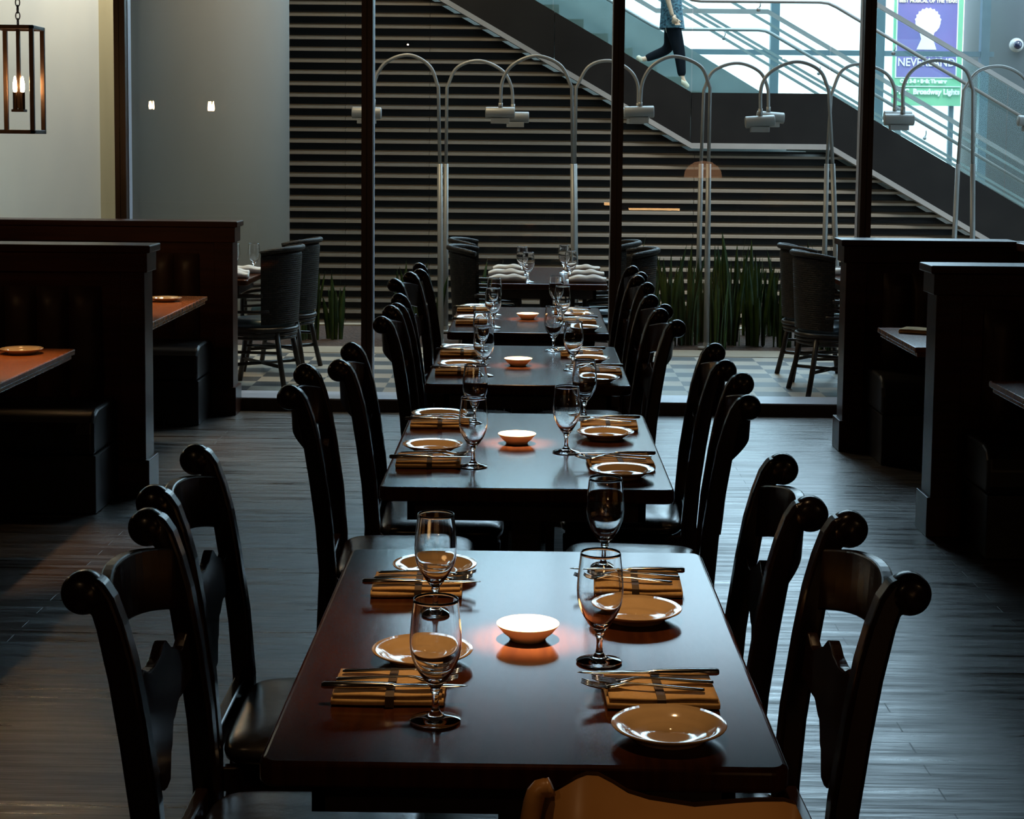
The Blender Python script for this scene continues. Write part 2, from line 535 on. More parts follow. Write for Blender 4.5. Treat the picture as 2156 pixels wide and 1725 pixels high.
# outdoors
struct('floor_patio', MB().box(-7, 9, 10.5, 13.05, -0.12, 0.0), M_TILE)
struct('trim_40', MB().box(-7, 9, 13.05, 13.45, -0.12, 0.004), M_CONC)
tag(MB().box(-7, 9, 13.45, 15.1, -0.3, -0.01).build('mulch_bed', M_MULCH), 'dark brown mulch in the planting bed beyond the patio tiles', 'mulch', kind='stuff')
struct('trim_41', MB().box(-7, 9, 15.1, 15.25, -0.7, 0.0), M_CONC)
struct('floor_street', MB().box(-12, 16, 15.25, 60, -0.8, -0.62), M_CONC)
struct('ceiling_sky_block', MB().box(-12, 1.5, 10.6, 19.0, 8.3, 8.6).box(1.5, 16, 10.6, 14.0, 8.3, 8.6).box(-12, -1.6, 19.0, 27.6, 8.3, 8.6), M_CEIL)  # unseen roof pieces, added and cut to limit the sky light
struct('wall_light_block_left', MB().box(-8.2, -8, 10.6, 30, -0.7, 8.3), M_WALLD)  # unseen wall added to keep light out from the left
struct('wall_sky_block_left', MB().box(-12, -2.2, 27.0, 27.5, -0.7, 14.0), M_WALLD)  # unseen mass added to block the sky beyond the left side
struct('wall_light_block_right', MB().box(9.5, 9.7, 10.6, 27.6, -0.7, 8.3), M_WALLD)  # unseen wall added to cut side light on louvers and fascia
struct('wall_upper', MB().box(-12, 16, 10.45, 10.6, 3.5, 8.6), M_WALLD)
# plaster wall beyond the leftmost pane
struct('wall_plaster', MB().box(-6.5, -3.05, 12.0, 12.2, 0, 4.5), M_PLASTER, bevel=0.01)
struct('trim_42', MB().box(-3.05, -2.925, 11.97, 12.2, 0, 4.5), M_TRIMW)

def circle_column(name, x, y, r, z0, z1, m, groove=None):
    vs = MB()
    n = 96
    prof = []
    pts = []
    for i in range(n):
        a = 2*PI*i/n
        rr = r
        if groove is not None and abs((a-groove+PI) % (2*PI) - PI) < PI/n*1.01:
            rr = r - 0.02
        pts.append((x+rr*math.cos(a), y+rr*math.sin(a)))
    vs.prism(pts, z0, z1, 'z')
    me = vs.mesh(name)
    o = link(name, me, m)
    for p in me.polygons: p.use_smooth = len(p.vertices) == 4
    o['kind'] = 'structure'
    return o
circle_column('wall_column_left', -3.62, 18.5, 0.975, -0.62, 8.3, M_COLL, groove=R(236))
circle_column('wall_column_right', 8.95, 30.4, 1.22, -0.62, 12.0, M_COLR)

# louvered wall below the stairs: each slat row stops at the stair's underside
SY = 20.0
def under(x):       # z of stair underside (trim line) at x
    if x < 1.898: return 1.604 + (1.898 - x)*0.5705
    if x < 3.521: return 1.60
    return 1.60 - (x - 3.521)*0.570
lv = MB()
pitch = 0.1355
z = -0.55
while z < 5.5:
    # right end: the x at which the underside comes down to z
    if z < 1.60: xr = 3.521 + (1.60 - z)/0.570
    else: xr = 1.898 - (z - 1.604)/0.5705
    xl = -6.0
    if xr > xl:
        xr = min(xr, 7.4)
        # blade: sloped face out and down with a small lip
        prof = [(SY+0.25, z+0.062), (SY+0.10, z+0.034), (SY+0.10, z+0.005), (SY+0.112, z+0.005), (SY+0.112, z+0.024), (SY+0.25, z+0.050)]
        cuts = [xl, -2.2, -1.2, 1.95, 3.6, xr]
        cuts = [c for c in cuts if c < xr] + [xr]
        for a, b in zip(cuts[:-1], cuts[1:]):
            lv.prism(prof, a+0.003, b-0.003, 'x')
    z += pitch
struct('wall_louvers', lv, M_LOUV)
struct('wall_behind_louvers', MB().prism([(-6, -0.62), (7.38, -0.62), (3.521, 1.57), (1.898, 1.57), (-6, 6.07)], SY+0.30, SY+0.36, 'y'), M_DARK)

# ------------------------------------------------------------------ staircase
SL = 0.5705
st = empty('staircase', (2.7, SY, -0.62), 'dark clad staircase with glass balustrade rising to the left beyond the louvres', 'staircase')
def P(mb): return mb
def sobj(name, mb, m, **kw):
    # the parts are laid out in world coordinates; shift to the empty's frame
    me = mb.mesh(name)
    me.transform(Matrix.Translation((-2.7, -SY, 0.62)))
    return link(name, me, m, st, **kw)
XL, XR = -6.5, 8.5
def line_z(x, zl, x0=1.89, x1=3.51, s=0.5705):
    if x < x0: return zl + (x0-x)*s
    if x > x1: return zl - (x-x1)*s
    return zl
FT = 2.256
gap = 0.004
for a, b in ((XL, -2.9), (-2.9, 0.27), (0.27, 1.887), (1.887, 3.506), (3.506, 5.9), (5.9, XR)):
    pa, pb = a+gap, b-gap
    poly = [(pa, line_z(pa, FT)), (pb, line_z(pb, FT)), (pb, line_z(pb, 1.66, 1.898, 3.521)), (pa, line_z(pa, 1.66, 1.898, 3.521))]
    sobj('fascia_panel', MB().prism(poly, SY-0.03, SY+0.03, 'y'), M_FASC)
tr = MB()
for a, b in ((XL, 1.898), (1.898, 3.521), (3.521, XR)):
    poly = [(a, line_z(a, 1.665, 1.898, 3.521)), (b, line_z(b, 1.665, 1.898, 3.521)), (b, line_z(b, 1.60, 1.898, 3.521)), (a, line_z(a, 1.60, 1.898, 3.521))]
    tr.prism(poly, SY-0.06, SY+0.10, 'y')
sobj('edge_trim', tr, M_STRIM)
# treads and soffit
stp = MB()
stp.box(2.06, 3.50, SY+0.03, 25.1, 2.05, 2.12)
for k in range(1, 28):
    x1 = 2.06 - 0.29*(k-1)
    stp.box(x1-0.30, x1, SY+0.03, 25.1, 2.11+0.1655*k-0.20, 2.11+0.1655*k)
for k in range(1, 17):
    x0 = 3.50 + 0.29*(k-1)
    stp.box(x0, x0+0.30, SY+0.03, 25.1, 2.10-0.1655*k-0.20, 2.10-0.1655*k)
sobj('steps', stp, M_TEAL)
# glass panes of the near balustrade, clear to the eye
for a, b in ((-6, -3.6), (-3.6, -1.2), (-1.2, 0.25), (0.25, 1.885), (1.89, 3.505), (3.51, 5.6), (5.6, 7.9)):
    poly = [(a+0.006, line_z(a, FT)), (b-0.006, line_z(b, FT)), (b-0.006, line_z(b, 3.56)), (a+0.006, line_z(a, 3.56))]
    sobj('balustrade_pane', MB().prism(poly, SY-0.007, SY+0.007, 'y'), M_BALG)
def path_pts(zl, y, x0, x1, xa, xb, s=SL):
    return [(xa, y, zl+(x0-xa)*s), (x0-0.10, y, zl+0.10*s), (x0, y, zl+0.012), (x0+0.1, y, zl), (x1-0.1, y, zl), (x1, y, zl-0.012), (x1+0.10, y, zl-0.10*s), (xb, y, zl-(xb-x1)*s)]
def flat_rail(name, zl, y, x0, x1, xa, xb, hz, hy, m):
    mb = MB()
    pts = [(xa, zl+(x0-xa)*SL), (x0, zl), (x1, zl), (xb, zl-(xb-x1)*SL)]
    poly = [(x, q+hz) for x, q in pts] + [(x, q-hz) for x, q in pts[::-1]]
    mb.prism(poly, y-hy, y+hy, 'y')
    return sobj(name, mb, m)
flat_rail('guard_rail', 3.60, SY, 1.89, 3.51, -6, 8, 0.028, 0.03, M_RAIL)
sobj('handrail', MB().tube(path_pts(3.315, SY-0.10, 1.87, 3.453, -6, 8), 0.021, 10), M_RAIL, smooth=True)
flat_rail('guard_rail', 3.603, 25.1, 1.83, 3.47, -6, 9, 0.033, 0.03, M_RAIL)
sobj('handrail', MB().tube(path_pts(3.331, 25.02, 1.86, 3.43, -6, 9), 0.026, 10), M_RAIL, smooth=True)
far_line = lambda x, z0: z0
flat_rail('far_curb', 2.34, 25.12, 1.86, 3.43, -6, 9, 0.07, 0.04, M_TEAL)
for (px, py, Y, dz) in ((1527, 66, 25.1, 0.09), (1601, 5, SY, 0.07), (1727, 140, 25.1, 0.09), (1950, 275, 25.1, 0.10), (1885, 95, SY, 0.08)):
    p = at(px, py, Y)
    br_ = MB().tube([p, p+Vector((0, 0, -dz*0.6)), p+Vector((-0.02, 0, -dz))], 0.008, 6)
    br_.lathe([(0.001, -0.025), (0.02, -0.018), (0.026, 0), (0.02, 0.018), (0.001, 0.025)], 12, p+Vector((-0.02, 0, -dz-0.015)))
    sobj('rail_bracket', br_, M_RAIL, smooth=True)
# solid teal flank of the far flight
c0, c1 = at(1300, 10, 25.6), at(1598, 193, 25.6)
sl2 = (c0.z-c1.z)/(c1.x-c0.x)
poly = [(c0.x-5.5, c0.z+5.5*sl2), (c1.x+1.0, c1.z-1.0*sl2), (c1.x+1.0, c1.z-1.0*sl2-1.2), (c0.x-5.5, 0.5)]
sobj('far_flank', MB().prism(poly, 25.5, 25.6, 'y'), M_TEAL)
# pair of slim rails beyond
for (p, q) in (((1480, 27), (1948, 301)), ((1470, 32), (1948, 312)), ((1440, 30), (1850, 275)), ((1500, -20), (1990, 268))):
    a, b = at(p[0], p[1], 26.6), at(q[0], q[1], 26.6)
    d = (b-a).normalized()
    a2, b2 = a - d*6.0, b + d*3.0
    mb = MB()
    mb.prism([(a2.x, a2.z+0.022), (b2.x, b2.z+0.022), (b2.x, b2.z-0.022), (a2.x, a2.z-0.022)], 26.58, 26.62, 'y')
    sobj('far_rail', mb, M_TEAL)

# curtain wall frame and the white building across the way
fr = MB()
for x in (-5.9, -3.5, -1.2, 0.6, 2.25, 4.0, 5.73, 7.45):
    fr.box(x-0.07, x+0.07, 28.0, 28.15, -0.62, 8.3)
for zz in (0.9, 3.17, 5.4):
    fr.box(-6, 7.6, 28.02, 28.12, zz-0.042, zz+0.042)
struct('trim_50', fr, M_FRAMEB)
struct('wall_white_brick', MB().box(-9, 16, 36, 36.4, -0.62, 8.0), M_BRICK)

# poster on its stand
def textmesh(body, size, extrude=0.002, align='CENTER', bold=0.0, sx=1.0):
    cu = bpy.data.curves.new('t', 'FONT')
    cu.body = body
    cu.size = size
    cu.extrude = extrude
    cu.align_x = align
    cu.offset = bold
    cu.resolution_u = 3
    o = bpy.data.objects.new('t', cu)
    COL.objects.link(o)
    dg = bpy.context.evaluated_depsgraph_get()
    dg.update()
    me = bpy.data.meshes.new_from_object(o.evaluated_get(dg))
    bpy.data.objects.remove(o)
    me.transform(Matrix.Diagonal((sx, 1, 1, 1)))
    return me
PB = at(1877, 222, 29.0)
px0, px1 = PB.x, at(2022, 224, 29.0).x
pz0 = PB.z
m_green = mat('poster_green', (0.22, 0.52, 0.30), 0.5, noise=(2, (1, 1, 1), (0.20, 0.48, 0.28)))
m_violet = mat('poster_violet', (0.17, 0.155, 0.36), 0.5, noise=(1.5, (1, 1, 1), (0.21, 0.155, 0.37)))
m_white = mat('poster_white', (0.88, 0.92, 0.95), 0.5, noise=(2, (1, 1, 1), (0.84, 0.88, 0.92)))
m_cream = mat('poster_cream', (0.80, 0.78, 0.50), 0.5, noise=(2, (1, 1, 1), (0.76, 0.74, 0.48)))
po = empty('poster', ((px0+px1)/2, 29.0, -0.62), 'tall green and violet theatre poster on a stand seen through the stair rails', 'poster')
def pobj(name, me, m):
    me.transform(Matrix.Translation((-(px0+px1)/2, -29.0, 0.62)))
    return link(name, me, m, po)
pw = px1-px0
mm_ = 29.0/F
def PX(x): return px0 + (x-1877)*mm_*1.0
def PZ(y): return pz0 + (223-y)*mm_
pobj('board', MB().box(px0, px1, 29.0, 29.05, pz0, PZ(-70)).mesh('board'), m_green)
pobj('post', MB().box(px0+0.1, px0+0.18, 29.05, 29.12, -0.62, PZ(-60)).box(px1-0.18, px1-0.1, 29.05, 29.12, -0.62, PZ(-60)).mesh('post'), M_FRAMEB)
pobj('white_border', MB().box(PX(1882), PX(2010), 28.990, 29.0, PZ(166), PZ(-65)).mesh('b'), m_white)
pobj('picture_field', MB().box(PX(1884.5), PX(2007.5), 28.984, 28.992, PZ(163.5), PZ(-62)).mesh('b'), m_violet)
# plain pale silhouette (generic): a leafy round shape on a tapered base
sil = []
for k in range(40):
    a = 2*PI*k/40
    rr = 1.0 + (0.07 if k % 2 else -0.03)*(1 if 0 < a < PI else 0.2)
    sil.append((PX(1947)+mm_*26*rr*math.cos(a), PZ(49)+mm_*27*rr*math.sin(a)))
s1 = MB().prism(sil, 28.975, 28.985, 'y')
s1.prism([(PX(1928), PZ(64)), (PX(1962), PZ(66)), (PX(1958), PZ(84)), (PX(1966), PZ(107)), (PX(1925), PZ(107)), (PX(1934), PZ(86))], 28.974, 28.984, 'y')
pobj('pale_silhouette', s1.mesh('s'), m_white)
pobj('ruled_line', MB().box(PX(1882), PX(2018), 28.985, 29.0, PZ(184), PZ(182.6)).mesh('r'), m_white)
TM = Matrix.Rotation(PI/2, 4, 'X')
def ptext(body, xc, y, h, m, width, bold=0.0):
    me = textmesh(body, h*mm_*1.4, bold=bold)
    xs = [v.co.x for v in me.vertices]
    s = width*mm_/(max(xs)-min(xs))
    me.transform(Matrix.Diagonal((s, 1, 1, 1)))
    me.transform(Matrix.Translation((PX(xc), 28.97, PZ(y))) @ TM)
    pobj('lettering', me, m)
ptext('BEST MUSICAL OF THE YEAR!', 1946, 10, 6.5, m_cream, 120, 0.004)
ptext('FINDING', 1946, 122, 7, m_white, 66, 0.002)
ptext('NEVERLAND', 1946, 141, 17, m_white, 118, 0.002)
ptext('Oct 3-8 \u2022 Belk Theater', 1941, 176, 8, m_white, 98, 0.005)
ptext('PNC  Broadway Lights', 1950, 199, 11, m_white, 134, 0.006)
# dome camera-like fixture on the right column
cp = at(2140, 95, 29.22)
df = empty('dome_fixture', (cp.x, cp.y, cp.z-0.14), 'round white dome fixture with dark lens on the blue-grey column', 'fixture')
sp = MB().lathe([(0.001, 0.10), (0.06, 0.095), (0.11, 0.06), (0.125, 0.0), (0.11, -0.06), (0.001, -0.065)], 24, (0, 0, 0)).mesh('housing')
sp.transform(Matrix.Translation((0, 0, 0.14)) @ Matrix.Rotation(PI/2, 4, 'X'))
link('housing', sp, M_LAMPM, df, smooth=True)
sp = MB().lathe([(0.001, 0.15), (0.04, 0.14), (0.068, 0.11), (0.075, 0.07), (0.07, 0.05), (0.001, 0.05)], 24).mesh('lens')
sp.transform(Matrix.Translation((0, 0, 0.14)) @ Matrix.Rotation(PI/2, 4, 'X'))
link('lens', sp, mat('lens_black', (0.01, 0.012, 0.03), 0.15, noise=(3, (1, 1, 1), (0.012, 0.014, 0.035))), df, smooth=True)

# ------------------------------------------------------------------ dining tables
def table_legs(root, x0, x1, y0, y1, h, m):
    for yy in (y0+0.33, y1-0.33):
        MB().box(-0.04, 0.04, yy-0.05, yy+0.05, 0.045, h-0.05).build('pedestal', m, root, bevel=0.004)
    MB().box(-0.045, 0.045, y0+0.12, y1-0.12, 0, 0.045).build('foot', m, root, bevel=0.004)
    MB().box(-0.03, 0.03, y0+0.38, y1-0.38, 0.25, 0.32).build('stretcher', m, root, bevel=0.003)

def rounded_rect(x0, x1, y0, y1, r, n=6):
    out = []
    for cx, cy, a0 in ((x1-r, y1-r, 0), (x0+r, y1-r, 90), (x0+r, y0+r, 180), (x1-r, y0+r, 270)):
        for k in range(n+1):
            a = R(a0 + 90*k/n)
            out.append((cx+r*math.cos(a), cy+r*math.sin(a)))
    return out
def dining_table(y0, y1, label, x0=-0.383, x1=0.383, group=None):
    yc = (y0+y1)/2
    t = empty('dining_table', ((x0+x1)/2, yc, 0), label, 'table', group)
    hx = (x1-x0)/2
    MB().prism(rounded_rect(-hx, hx, y0-yc, y1-yc, 0.028), 0.722, 0.76, 'z').build('tabletop', M_TABLE, t, bevel=0.009, bevseg=4)
    ap = MB()
    ap.box(-hx+0.07, hx-0.07, y0-yc+0.07, y0-yc+0.09, 0.66, 0.723)
    ap.box(-hx+0.07, hx-0.07, y1-yc-0.09, y1-yc-0.07, 0.66, 0.723)
    ap.box(-hx+0.07, -hx+0.09, y0-yc+0.07, y1-yc-0.07, 0.66, 0.723)
    ap.box(hx-0.09, hx-0.07, y0-yc+0.07, y1-yc-0.07, 0.66, 0.723)
    ap.build('apron', M_TABLELEG, t)
    table_legs(t, -hx, hx, y0-yc, y1-yc, 0.76, M_TABLELEG)
    return t
TN = ['nearest', 'second', 'third', 'fourth']
TD = ['nearest table', 'second table back', 'third table back', 'fourth table']
for (y0, y1), nm in zip(TABLES, ('dark reddish wood dining table nearest the camera, set for four',
                                 'dark wood dining table, second from the camera, set for four',
                                 'dark wood dining table, third from the camera, set for four',
                                 'dark wood dining table farthest down the row, just inside the window')):
    dining_table(y0, y1, nm)
dining_table(0.42, 1.68, 'dark wood dining table at the very front, below the camera, holding a tan leather bag')

# ------------------------------------------------------------------ dining chairs
def chair_proto(loc, rz, label, group):
    t = empty('dining_chair', loc, label, 'chair', group, rz)
    W = 0.225
    # side outline of a back post: rolled knob at the top leaning outwards (local -x is outwards)
    def post_outline():
        kc, kz, kr = 0.0, 0.94, 0.031
        out = []
        # inner edge upwards (towards the table side)
        for x, z in ((0.115, 0.0), (0.132, 0.25), (0.130, 0.45), (0.118, 0.60), (0.098, 0.74), (0.082, 0.83), (0.066, 0.89), (0.050, 0.935), (0.032, 0.962)):
            out.append((x, z))
        for a in (78, 100, 122, 144, 166, 188, 210, 232, 254, 276, 296):
            out.append((kc+kr*math.cos(R(a)), kz+kr*math.sin(R(a))))
        for x, z in ((0.022, 0.885), (0.040, 0.80), (0.056, 0.70), (0.072, 0.58), (0.082, 0.45), (0.074, 0.25), (0.040, 0.0)):
            out.append((x, z))
        return out
    for s in (-1, 1):
        bp_ = MB().prism(post_outline(), s*W-0.023, s*W+0.023, 'y').build('back_post', M_CHAIR, t, bevel=0.008, bevseg=3, smooth=False)
        # rounded roll at the top of each post
        me = MB().lathe([(0.0005, -0.030), (0.020, -0.029), (0.030, -0.022), (0.0345, -0.010), (0.0345, 0.010), (0.030, 0.022), (0.020, 0.029), (0.0005, 0.030)], 28).mesh('finial')
        me.transform(Matrix.Translation((0.0, s*W, 0.94)) @ Matrix.Rotation(PI/2, 4, 'X'))
        link('finial', me, M_CHAIR, bp_, smooth=True)
    # crest rail: curved board bowed outwards, arched lower edge
    def crest(u, v):
        y = -W + 0.015 + u*(2*W-0.03)
        k = 4*u*(1-u)
        top = 0.905 + 0.028*k
        bot = 0.790 + 0.030*k
        z = bot + (top-bot)*v
        x = 0.045 - 0.052*k + 0.055*(0.905-z)
        return x, y, z
    cr = MB()
    def crest_loop(u, w):
        # w 0..1 around the thickness loop
        seq = [(0, 0), (0.5, 0), (1, 0), (1, 1), (0.5, 1), (0, 1)]
        i = int(round(w*6)) % 6
        v, side = seq[i]
        x, y, z = crest(u, v)
        return (x + (0.011 if side else -0.011), y, z)
    cr.grid(lambda u, v: crest_loop(u, v), 17, 7)
    cr.build('crest_rail', M_CHAIR, t, smooth=False, bevel=0.004, bevseg=2)
    # carved splat: wide scalloped top spanning the posts, tapering to a rounded tip
    def interp(tab, y):
        for (ya, za), (yb, zb) in zip(tab[:-1], tab[1:]):
            if ya <= y <= yb:
                f = (y-ya)/(yb-ya); f = f*f*(3-2*f)
                return za + (zb-za)*f
        return tab[-1][1]
    TOPS = [(0, 0.748), (0.035, 0.752), (0.085, 0.770), (0.125, 0.745), (0.165, 0.730), (0.212, 0.752)]
    BOTS = [(0, 0.535), (0.022, 0.538), (0.050, 0.580), (0.085, 0.625), (0.130, 0.650), (0.212, 0.665)]
    sm = MB()
    def spl(u, w):
        y = -0.21 + 0.42*u
        zt_, zb_ = interp(TOPS, abs(y)), interp(BOTS, abs(y))
        seq = [(0, 0), (0.5, 0), (1, 0), (1, 1), (0.5, 1), (0, 1), (0, 0)]
        v, side = seq[int(round(w*6))]
        z = zb_ + (zt_-zb_)*v
        x = 0.068 + (0.75-z)*0.10 - 0.018*(1-(y/0.21)**2) + (0.010 if side else -0.010)
        return (x, y, z)
    sm.grid(spl, 37, 7)
    sm.build('splat', M_CHAIR, t, bevel=0.003)
    # lower back rail, seat frame, seat
    MB().box(0.088, 0.112, -W, W, 0.40, 0.455).build('back_rail', M_CHAIR, t, bevel=0.004)
    fr_ = MB()
    fr_.box(0.12, 0.50, -0.225, -0.20, 0.355, 0.405).box(0.12, 0.50, 0.20, 0.225, 0.355, 0.405).box(0.48, 0.50, -0.20, 0.20, 0.355, 0.405)
    fr_.build('seat_frame', M_CHAIR, t, bevel=0.003)
    def seat_pt(u, v):
        # superellipse pillow
        a = 2*PI*u
        ph = -PI/2 + PI*v
        c, s = math.cos(a), math.sin(a)
        e = 0.28
        cx = math.copysign(abs(c)**e, c); cy = math.copysign(abs(s)**e, s)
        cp_, sp_ = math.cos(ph), math.sin(ph)
        rr = abs(cp_)**0.45
        zz = math.copysign(abs(sp_)**0.75, sp_)
        x = 0.320 + 0.198*cx*rr
        y = 0.232*cy*rr
        z = 0.425 + 0.034*zz
        return x, y, z
    MB().grid(seat_pt, 48, 15, closeu=True).build('seat', M_LEATHER, t, smooth=True)
    for s in (-1, 1):
        l = MB()
        l.prism([(0.467, 0), (0.497, 0), (0.507, 0.40), (0.462, 0.40)], s*0.205-0.02, s*0.205+0.02, 'y')
        l.build('front_leg', M_CHAIR, t, bevel=0.004)
        MB().box(0.09, 0.47, s*0.207-0.008, s*0.207+0.008, 0.16, 0.19).build('side_stretcher', M_CHAIR, t)
    MB().box(0.30, 0.32, -0.20, 0.20, 0.165, 0.185).build('cross_stretcher', M_CHAIR, t)
    return t
CH = [  # near roll and far roll of each back
 (-0.693, 2.574, -0.695, 3.053), (-0.730, 3.257, -0.737, 3.690), (-0.660, 4.621, -0.678, 5.081), (-0.587, 5.196, -0.597, 5.623),
 (-0.569, 6.502, -0.572, 6.940), (-0.556, 7.061, -0.580, 7.486), (-0.665, 8.318, -0.622, 8.750), (-0.584, 8.962, -0.620, 9.435),
 (0.611, 2.644, 0.600, 3.091), (0.549, 3.222, 0.562, 3.666), (0.598, 4.521, 0.641, 5.003), (0.623, 5.275, 0.640, 5.735),
 (0.575, 6.480, 0.545, 6.935), (0.579, 7.125, 0.552, 7.572), (0.583, 8.243, 0.564, 8.700), (0.595, 8.925, 0.578, 9.370)]
proto = None
for i, (xa, ya, xb, yb) in enumerate(CH):
    left = i < 8
    k = i % 8
    T = k//2
    side = 'left' if left else 'right'
    which = 'nearer' if k % 2 == 0 else 'farther'
    lab = 'dark wood dining chair, the %s of two, %s side of the %s table' % (which, side, TN[T])
    ang = math.atan2(yb-ya, xb-xa) - PI/2
    if left: rz = ang
    else: rz = ang + PI
    loc = ((xa+xb)/2, (ya+yb)/2, 0)
    g = 'dining chairs along the row of tables'
    if proto is None:
        proto = chair_proto(loc, rz, lab, g)
    else:
        dup(proto, loc, rz, lab, g)

# ------------------------------------------------------------------ table settings
TZ = 0.7605
PLACE = ['front left', 'back left', 'front right', 'back right']
def lathe_mesh(name, prof, n=48, close=True):
    return MB().lathe(prof, n, close=close).mesh(name)
plate_prof = [(0.0005, 0.0035), (0.045, 0.0035), (0.050, 0.0), (0.055, 0.0), (0.056, 0.004), (0.070, 0.011), (0.086, 0.0195), (0.0872, 0.0215),
              (0.086, 0.0225), (0.069, 0.0165), (0.062, 0.012), (0.056, 0.0085), (0.045, 0.0072), (0.0005, 0.0070)]
me_plate = lathe_mesh('bread_plate', plate_prof, 64); me_plate.shade_smooth(); me_plate.materials.append(M_CERAMIC)
dish_prof = [(0.0005, 0.002), (0.026, 0.002), (0.028, 0.0), (0.032, 0.0), (0.034, 0.005), (0.045, 0.014), (0.0555, 0.027), (0.0565, 0.0295),
             (0.0550, 0.0300), (0.044, 0.019), (0.034, 0.010), (0.020, 0.0075), (0.0005, 0.0070)]
me_dish = lathe_mesh('candle_dish', dish_prof, 56); me_dish.shade_smooth(); me_dish.materials.append(M_DISH)
def goblet_mesh():
    outer = [(0.0005, 0.001), (0.030, 0.0005), (0.0385, 0.0015), (0.0388, 0.0030), (0.030, 0.0055), (0.016, 0.0095), (0.008, 0.0150), (0.0056, 0.024),
             (0.0052, 0.036), (0.0060, 0.0440), (0.0085, 0.0490), (0.0075, 0.0520), (0.0120, 0.0580), (0.0210, 0.0700), (0.0300, 0.0850), (0.0370, 0.1020),
             (0.0398, 0.1200), (0.0398, 0.1370), (0.0382, 0.1580), (0.0360, 0.1780), (0.0345, 0.1930)]
    inner = [(0.0333, 0.1930), (0.0347, 0.1780), (0.0369, 0.1580), (0.0384, 0.1370), (0.0383, 0.1200), (0.0354, 0.1030), (0.0283, 0.0870), (0.0190, 0.0735), (0.0090, 0.0655), (0.0005, 0.0630)]
    pts = smooth_pts([(r, 0, z) for r, z in outer], 3)
    pin = smooth_pts([(r, 0, z) for r, z in inner], 3)
    prof = [(max(p.x, 0.0004), max(p.z, 0)) for p in pts] + [(max(p.x, 0.0004), p.z) for p in pin]
    me = MB().lathe(prof, 40).mesh('water_goblet')
    me.shade_smooth()
    me.materials.append(M_GLASS)
    return me
me_goblet = goblet_mesh()
def fork_mesh():
    mb = MB()
    L = 0.195
    # centreline z profile and half widths from handle end to tine root
    st_ = [(0, 0.0030, 0.0045), (0.004, 0.0030, 0.0078), (0.03, 0.0042, 0.0085), (0.06, 0.0060, 0.0062), (0.09, 0.0075, 0.0036), (0.115, 0.0085, 0.0030), (0.128, 0.0075, 0.0055),
           (0.138, 0.0050, 0.0105), (0.148, 0.0030, 0.0125), (0.156, 0.0022, 0.0128)]
    vs = []; fs = []
    for x, z, hw in st_:
        vs += [(x, -hw, z), (x, 0, z+0.0012), (x, hw, z), (x, hw, z-0.0016), (x, 0, z-0.0016), (x, -hw, z-0.0016)]
    for i in range(len(st_)-1):
        for k in range(6):
            k2 = (k+1) % 6
            fs.append((i*6+k, i*6+k2, (i+1)*6+k2, (i+1)*6+k))
    fs.append((0, 1, 2, 3, 4, 5)); m_ = (len(st_)-1)*6
    fs.append(tuple(m_+k for k in range(5, -1, -1)))
    mb.add(vs, fs)
    for k in range(4):
        y = -0.0105 + 0.007*k
        pts = [(0.154, y, 0.0015), (0.168, y, 0.0020), (0.182, y, 0.0045), (0.196, y, 0.0090)]
        mb.tube(pts, [0.0019, 0.0017, 0.0015, 0.0007], 6)
    me = mb.mesh('dinner_fork')
    me.materials.append(M_STEEL); me.shade_smooth()
    return me
def knife_mesh():
    mb = MB()
    st_ = [(0, 0.0050, 0.0035), (0.004, 0.0080, 0.0050), (0.05, 0.0085, 0.0055), (0.10, 0.0070, 0.0045), (0.112, 0.0055, 0.0035), (0.118, 0.0075, 0.0014), (0.16, 0.0100, 0.0012),
           (0.205, 0.0098, 0.0010), (0.222, 0.0065, 0.0008), (0.232, 0.0020, 0.0005)]
    vs = []; fs = []
    for x, hw, ht in st_:
        vs += [(x, -hw, 0.005), (x, -hw*0.5, 0.005+ht), (x, hw*0.5, 0.005+ht), (x, hw, 0.005), (x, hw*0.5, 0.005-ht), (x, -hw*0.5, 0.005-ht)]
    for i in range(len(st_)-1):
        for k in range(6):
            k2 = (k+1) % 6
            fs.append((i*6+k, i*6+k2, (i+1)*6+k2, (i+1)*6+k))
    fs.append((0, 1, 2, 3, 4, 5)); m_ = (len(st_)-1)*6
    fs.append(tuple(m_+k for k in range(5, -1, -1)))
    mb.add(vs, fs)
    me = mb.mesh('table_knife')
    me.materials.append(M_STEEL); me.shade_smooth()
    return me
me_fork, me_knife = fork_mesh(), knife_mesh()
NH = 0.021
def napkin_mesh(seed, L=0.178, D=0.135):
    rnd = random.Random(seed)
    mb = MB()
    ph = [rnd.random()*6.28 for _ in range(6)]
    # three folded layers, each a flat rounded slab with a wavy edge, the fold towards the front
    for li, (z0, z1, dy, dd) in enumerate(((0.0, 0.0142, 0.0, 0.0), (0.0134, NH, 0.0015, -0.003))):
        def fn(u, v, z0=z0, z1=z1, dy=dy, dd=dd, li=li):
            x = (u-0.5)*(L - 0.006*li)
            a = 2*PI*v
            c, s = math.cos(a), math.sin(a)
            e = 0.25
            y = math.copysign(abs(c)**e, c)*(D+dd)/2 + dy + 0.0015*math.sin(7*x/L+ph[li])
            zz = (z0+z1)/2 + math.copysign(abs(s)**0.6, s)*(z1-z0)/2
            zz += 0.0007*math.sin(7*x/L*1.3+ph[3+li]) * (1 if li == 1 else 0.4)
            return (x, y, max(zz, 0.0))
        n0 = len(mb.v)
        nu, nv = 22, 25
        mb.grid(fn, nu, nv)
        mb.f.append(tuple(n0+j for j in range(nv-1))); mb.mi.append(0)
        mb.f.append(tuple(n0+(nu-1)*nv+j for j in range(nv-2, -1, -1))); mb.mi.append(0)
    me = mb.mesh('napkin')
    me.materials.append(M_NAPKIN); me.shade_smooth()
    return me
